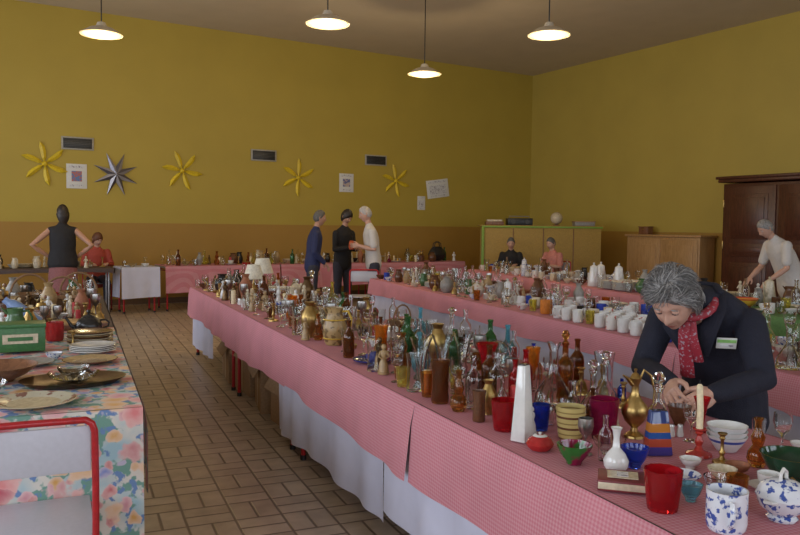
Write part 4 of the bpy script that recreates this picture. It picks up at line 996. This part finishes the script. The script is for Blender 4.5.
def person(name,x,y,ang,S,scale=1.,vox=.014,top=None,bottom=None,skin=SKIN,hair=None,style='short',sub=4,curls=0,age=0,shoe=None):
    root=empty(name,(x,y,0)); root.rotation_euler=(0,0,ang); root.scale=(scale,)*3
    L=(0,1,0)
    tc=[([p[:3] for p in S['torso']],[p[3:5] for p in S['torso']],L)]
    sk=[([S['neck'][0],S['neck'][1]],[.052,.046])]
    sh_r=S.get('sr',(.058,.050,.042,.036))
    for sd in(1,-1):
        a_=S['armL'] if sd>0 else S['armR']; sh,el,wr=[Vector(q) for q in a_]
        if S.get('bare')=='all':
            sk.append(([sh,sh.lerp(el,.5),el,el.lerp(wr,.4),wr],[.045,.042,.036,.036,.025])); tc.append(([sh*1.0+Vector((0,-sd*.05,.0)),sh],[.06,.05]))
        elif S.get('bare')=='short':
            mid=sh.lerp(el,.75); tc.append(([sh,sh.lerp(el,.4),mid],[.064,.062,.062])); sk.append(([sh.lerp(el,.5),el,el.lerp(wr,.4),wr],[.042,.036,.037,.025]))
        else:
            tc.append(([sh,sh.lerp(el,.5),el,el.lerp(wr,.5),wr],[sh_r[0],sh_r[0]*.92,sh_r[1],sh_r[2]+.002,sh_r[3]]))
            sk.append(([el.lerp(wr,.8),wr,wr+(wr-el).normalized()*.02],[.026,.026,.025]))
    def folds(c):
        n=noise.noise(c*9)*.007+noise.noise(c*22)*.003; return c+Vector((n,n*.6,0))
    blob('clothing_top',tc,vox,top,root,fn=folds)
    blob('skin',sk,vox*.7,skin,root,seg=14,smooth=2)
    if 'skirt' in S:
        blob('skirt',[([p[:3] for p in S['skirt']],[p[3:5] for p in S['skirt']],L)],vox,bottom,root,fn=folds)
        blob('legs',[([l_[0],l_[1],l_[2]],[.07,.05,.035]) for l_ in S['legs']],vox,skin,root)
    else:
        pel=S['pelvis']; ch=[([(pel[0],pel[1],pel[2]+.06),pel],[(.15,.105),(.155,.11)],L)]
        for l_ in S['legs']: ch.append((l_,[.088,.066,.052]))
        blob('trousers',ch,vox,bottom,root,fn=folds)
    shm=shoe or mat('shoe_leather',(.03,.02,.018),.4); mb=MB()
    for l_ in S['legs']:
        a_=Vector(l_[-1]); mb.loft([(a_.x-.05,a_.y,.045),(a_.x,a_.y,.05),(a_.x+.08,a_.y,.038),(a_.x+.16,a_.y,.03)],[(.033,.040),(.036,.044),(.043,.034),(.034,.022)],shm,seg=14,side=(0,1,0)); mb.box((a_.x+.05,a_.y,.009),(.24,.075,.018),BLACK,bev=.006)
    o=bpy.data.objects.new('shoes',mb.mesh('shoes')); bpy.context.collection.objects.link(o); o.parent=root
    for sd in(1,-1):
        a_=S['armL'] if sd>0 else S['armR']; el,wr=Vector(a_[1]),Vector(a_[2])
        hd=S.get('handL' if sd>0 else 'handR'); d=Vector(hd[0]).normalized() if hd else (wr-el).normalized()
        up=Vector(hd[1]) if hd else (Vector((0,sd,0)) if abs(d.z)>.7 else Vector((0,0,1)))
        curl=hd[2] if hd else .45
        zz=(up-d*up.dot(d)).normalized(); yy=zz.cross(d)
        M=Matrix.Translation(wr)@Matrix(((d.x,yy.x,zz.x,0),(d.y,yy.y,zz.y,0),(d.z,yy.z,zz.z,0),(0,0,0,1)))
        o=bpy.data.objects.new('hand_l' if sd>0 else 'hand_r',handmesh(curl,skin,sd>0)); bpy.context.collection.objects.link(o); o.parent=root; o.matrix_local=M
    hc,hfw=Vector(S['head']),Vector(S['look']).normalized(); X=hfw.cross(Vector((0,0,1))).normalized(); Z=X.cross(hfw)
    M=Matrix.Translation(hc)@Matrix(((X.x,hfw.x,Z.x,0),(X.y,hfw.y,Z.y,0),(X.z,hfw.z,Z.z,0),(0,0,0,1)))
    head(root,M,skin,hair,style,sub,curls=curls,age=age)
    return root
def stand(lean=0,**k):
    f=lambda z:lean*max(0,(z-.9))**1.2
    S={'torso':[(f(.86),0,.86,.168,.12),(f(.95),0,.95,.165,.12),(f(1.08),0,1.08,.152,.112),(f(1.22),0,1.22,.168,.118),(f(1.34),0,1.34,.178,.112),(f(1.42),0,1.42,.135,.08),(f(1.46),0,1.46,.07,.06)],
     'neck':((f(1.42),0,1.42),(f(1.54)+.01,0,1.54)),'head':(f(1.62)+.03,0,1.625),'look':(1,0,-.1),
     'armL':((f(1.39),.175,1.385),(f(1.1)-.02,.225,1.10),(f(1)+.06,.20,.87)),'armR':((f(1.39),-.175,1.385),(f(1.1)-.02,-.225,1.10),(f(1)+.06,-.20,.87)),
     'legs':[((0,.09,.88),(.02,.10,.5),(-.02,.10,.09)),((0,-.09,.88),(.0,-.10,.5),(-.03,-.11,.09))],'pelvis':(0,0,.9)}
    S.update(k); return S
NAVY=mat('navy_wool',(.009,.010,.022),.85,bump=.3,bscale=200); NAVY2=mat('navy_sweater',(.018,.025,.085),.8); BLK=mat('black_jersey',(.012,.011,.013),.8)
GH=mat('grey_hair',(.24,.23,.22),.6,var=.4,bscale=60,bump=.4); DH=mat('dark_hair',(.02,.013,.01),.5); WH=mat('white_hair',(.42,.40,.38),.6,var=.2); GH2=mat('salt_pepper_hair',(.10,.095,.09),.6,var=.3)
JEAN=mat('dark_trousers',(.03,.03,.045),.85); KHA=mat('khaki_trousers',(.20,.15,.09),.85); WSH=mat('white_cotton_shirt',(.56,.53,.50),.8,var=.04)
# foreground elderly woman, bending over the table
S={'torso':[(-.13,0,.62,.19,.155),(-.12,0,.74,.18,.15),(-.09,0,.86,.166,.14),(-.02,0,.98,.168,.134),(.08,0,1.09,.174,.118),(.18,0,1.145,.145,.09),(.235,0,1.16,.08,.065)],
 'neck':((.19,0,1.11),(.33,0,1.165)),'head':(.405,-.02,1.175),'look':(.80,.06,-.66),
 'armL':((.12,.172,1.085),(.20,.255,.88),(.455,.165,.850)),'armR':((.13,-.172,1.085),(.24,-.205,.87),(.455,.0,.865)),
 'handL':((.86,-.34,-.28),(.15,.75,.6),.55),'handR':((.88,.36,-.25),(.1,-.75,.6),.65),'sr':(.064,.055,.046,.037),
 'legs':[((-.13,.09,.72),(-.10,.10,.45),(-.14,.10,.09)),((-.13,-.09,.72),(-.10,-.10,.45),(-.16,-.11,.09))],'pelvis':(-.13,0,.72)}
fw=person('elderly_woman',2.50,2.45,math.atan2(-.42,-.906),S,1.,vox=.0085,top=NAVY,bottom=JEAN,skin=SKIN2,hair=GH,style='full',sub=5,curls=3000,age=1)
def addpart(parent,name,mb,ang=60):
    o=bpy.data.objects.new(name,mb.mesh(name,ang=ang)); bpy.context.collection.objects.link(o); o.parent=parent; return o
SC=blotch('red_patterned_scarf',(.30,.02,.035),(.34,.26,.30),90,.60,.6)
mb=MB()
ring=[(.262+.07*math.cos(t),.080*math.sin(t),1.15-.045*math.cos(t)) for t in[2*pi*i/18 for i in range(19)]]
mb.loft(ring,[(.015,.020)]*19,SC,seg=10)
mb.loft([(.325,0,1.10),(.325,-.005,1.04),(.30,-.01,.98),(.27,-.012,.91),(.25,-.015,.86)],[(.020,.012),(.024,.010),(.027,.008),(.029,.007),(.030,.006)],SC,seg=12,side=(0,1,0))
mb.loft([(.32,.02,1.10),(.318,.025,1.03),(.29,.03,.97),(.27,.032,.93)],[(.018,.010),(.021,.008),(.023,.007),(.024,.006)],SC,seg=12,side=(0,1,0))
addpart(fw,'scarf',mb)
mb=MB()
for sd in(-1,1): mb.loft([(.19,sd*.085,1.195),(.26,sd*.10,1.135),(.285,sd*.075,1.06),(.23,sd*.045,.95)],[(.022,.009),(.034,.010),(.034,.009),(.014,.006)],NAVY,seg=10,side=(0,1,.3*sd))
mb.loft([(.19,.085,1.195),(.14,.05,1.22),(.13,0,1.225),(.14,-.05,1.22),(.19,-.085,1.195)],[(.014,.026)]*5,NAVY,seg=10)
addpart(fw,'coat_collar',mb)
mb=MB(); Mb=Matrix.Translation((.213,.120,1.005))@Matrix.Rotation(math.radians(28),4,'Z')@Matrix.Rotation(math.radians(28),4,'Y')
mb.box((0,0,0),(.006,.075,.05),PAPER,Mb,bev=.002); mb.box((.004,0,.012),(.002,.07,.014),mat('badge_green',(.25,.5,.15),.5),Mb,bev=0); mb.box((.004,0,-.010),(.002,.05,.008),INK,Mb,bev=0)
addpart(fw,'name_badge',mb)
# man in white T-shirt on the right
S=stand(.55,bare='short',look=(.8,.0,-.6)); S['head']=(.37,0,1.55); S['neck']=((.24,0,1.40),(.33,0,1.50))
S['torso']=[(-.02,0,.78,.20,.15),(0,0,.92,.195,.15),(.05,0,1.06,.185,.145),(.12,0,1.20,.185,.14),(.19,0,1.32,.185,.12),(.24,0,1.39,.14,.085),(.26,0,1.43,.07,.06)]
S['armL']=((.2,.18,1.35),(.24,.25,1.07),(.42,.20,.93)); S['armR']=((.2,-.18,1.35),(.24,-.25,1.07),(.42,-.20,.93))
person('man_in_white_t_shirt',7.84,6.55,math.atan2(.25,-1),S,.95,top=WSH,bottom=KHA,hair=GH,style='short',skin=SKIN2)
# three people talking
S=stand(.12,look=(1,.0,-.15)); S['armR']=((.03,-.18,1.38),(0,-.23,1.11),(.16,-.17,.95)); person('man_in_navy_sweater',3.20,10.85,math.atan2(-.15,1),S,.96,top=NAVY2,bottom=JEAN,hair=GH2)
S=stand(.1,look=(.8,.1,-.5)); S['armL']=((.03,.16,1.36),(.06,.2,1.10),(.26,.10,1.12)); S['armR']=((.03,-.16,1.36),(.06,-.2,1.10),(.26,-.08,1.14))
person('dark_haired_woman',3.86,11.42,math.atan2(-.9,.35),S,.98,top=BLK,bottom=JEAN,hair=DH,style='bob',skin=SKIN)
S=stand(.15,bare='short',look=(.9,.0,-.3)); S['armL']=((.05,.18,1.37),(.02,.23,1.10),(.24,.14,1.16)); S['armR']=((.05,-.18,1.37),(.02,-.23,1.10),(.24,-.12,1.16)); S['handL']=((1,-.3,0),(0,1,0),.6); S['handR']=((1,.3,0),(0,-1,0),.6)
mw=person('man_in_white_shirt',4.12,10.72,math.atan2(.25,-1),S,1.0,top=WSH,bottom=JEAN,hair=WH,style='short',skin=SKIN2)
mb=MB(); mb.lathe([(0,0),(.035,0),(.045,.04),(.04,.10),(.03,.13)],mat('orange_red_vase',(.5,.09,.03),.3),th=.003,seg=24); o=addpart(mw,'held_vase',mb); o.location=(.335,.0,1.10)
# woman standing left (hands on hips, back to us)
S=stand(0,bare='all',look=(1,.3,-.1)); S['armL']=((0,.165,1.38),(-.08,.40,1.16),(.05,.20,1.00)); S['armR']=((0,-.165,1.38),(-.08,-.40,1.16),(.05,-.20,1.00))
S['handL']=((.7,-.5,-.2),(.2,.6,.6),.5); S['handR']=((.7,.5,-.2),(.2,-.6,.6),.5)
S['torso']=[(0,0,.88,.215,.155),(0,0,.97,.20,.145),(0,0,1.08,.178,.13),(0,0,1.22,.182,.125),(0,0,1.34,.18,.115),(0,0,1.42,.135,.08),(0,0,1.46,.07,.06)]
S['skirt']=[(0,0,.45,.21,.17),(0,0,.7,.20,.16),(0,0,.92,.185,.135),(0,0,1.0,.15,.11)]
person('woman_in_black_top',-.17,11.85,math.atan2(1,.1),S,.975,top=BLK,bottom=mat('dusty_pink_skirt',(.24,.09,.09),.8),hair=DH,style='long',skin=SKIN)
def seated(look=(1,0,-.2),bare=None,aL=None,aR=None):
    S={'torso':[(-.02,0,.48,.18,.13),(-.02,0,.58,.165,.125),(-.01,0,.72,.155,.12),(.02,0,.86,.168,.118),(.04,0,.96,.172,.11),(.05,0,1.03,.13,.08),(.055,0,1.07,.07,.06)],
     'neck':((.05,0,1.03),(.075,0,1.14)),'head':(.10,0,1.215),'look':look,
     'armL':aL or ((.04,.17,1.0),(.08,.23,.78),(.28,.14,.80)),'armR':aR or ((.04,-.17,1.0),(.08,-.23,.78),(.28,-.14,.80)),
     'legs':[((0,.09,.52),(.40,.11,.50),(.38,.11,.09)),((0,-.09,.52),(.40,-.11,.50),(.40,-.11,.09))],'pelvis':(0,0,.52)}
    if bare: S['bare']=bare
    return S
REDT=mat('orange_red_blouse',(.34,.05,.03),.8); PKT=mat('pink_shirt',(.52,.20,.17),.8)
for nm,x,y,an,S,tp,hr,st,sk_,sc in(
  ('seated_woman_in_red',.32,13.80,math.atan2(-1,.1),seated((.8,.4,-.4)),REDT,mat('auburn_hair',(.12,.04,.015),.6),'bob',SKIN2,.97),
  ('seated_man_in_dark_jacket',7.62,12.55,math.atan2(-.75,-.55),seated((.9,.1,-.25)),BLK,GH2,'short',SKIN2,.95),
  ('seated_person_in_pink_shirt',8.12,11.85,math.atan2(-.2,-1),seated((1,.1,-.3),'short'),PKT,GH2,'short',SKIN2,.96)):
    person(nm,x,y,an,S,sc,top=tp,bottom=JEAN,hair=hr,style=st,skin=sk_)
    obj('school_chair',CH,TR(x,y,0,an-pi/2)@Matrix.Translation((0,-.20,0)))
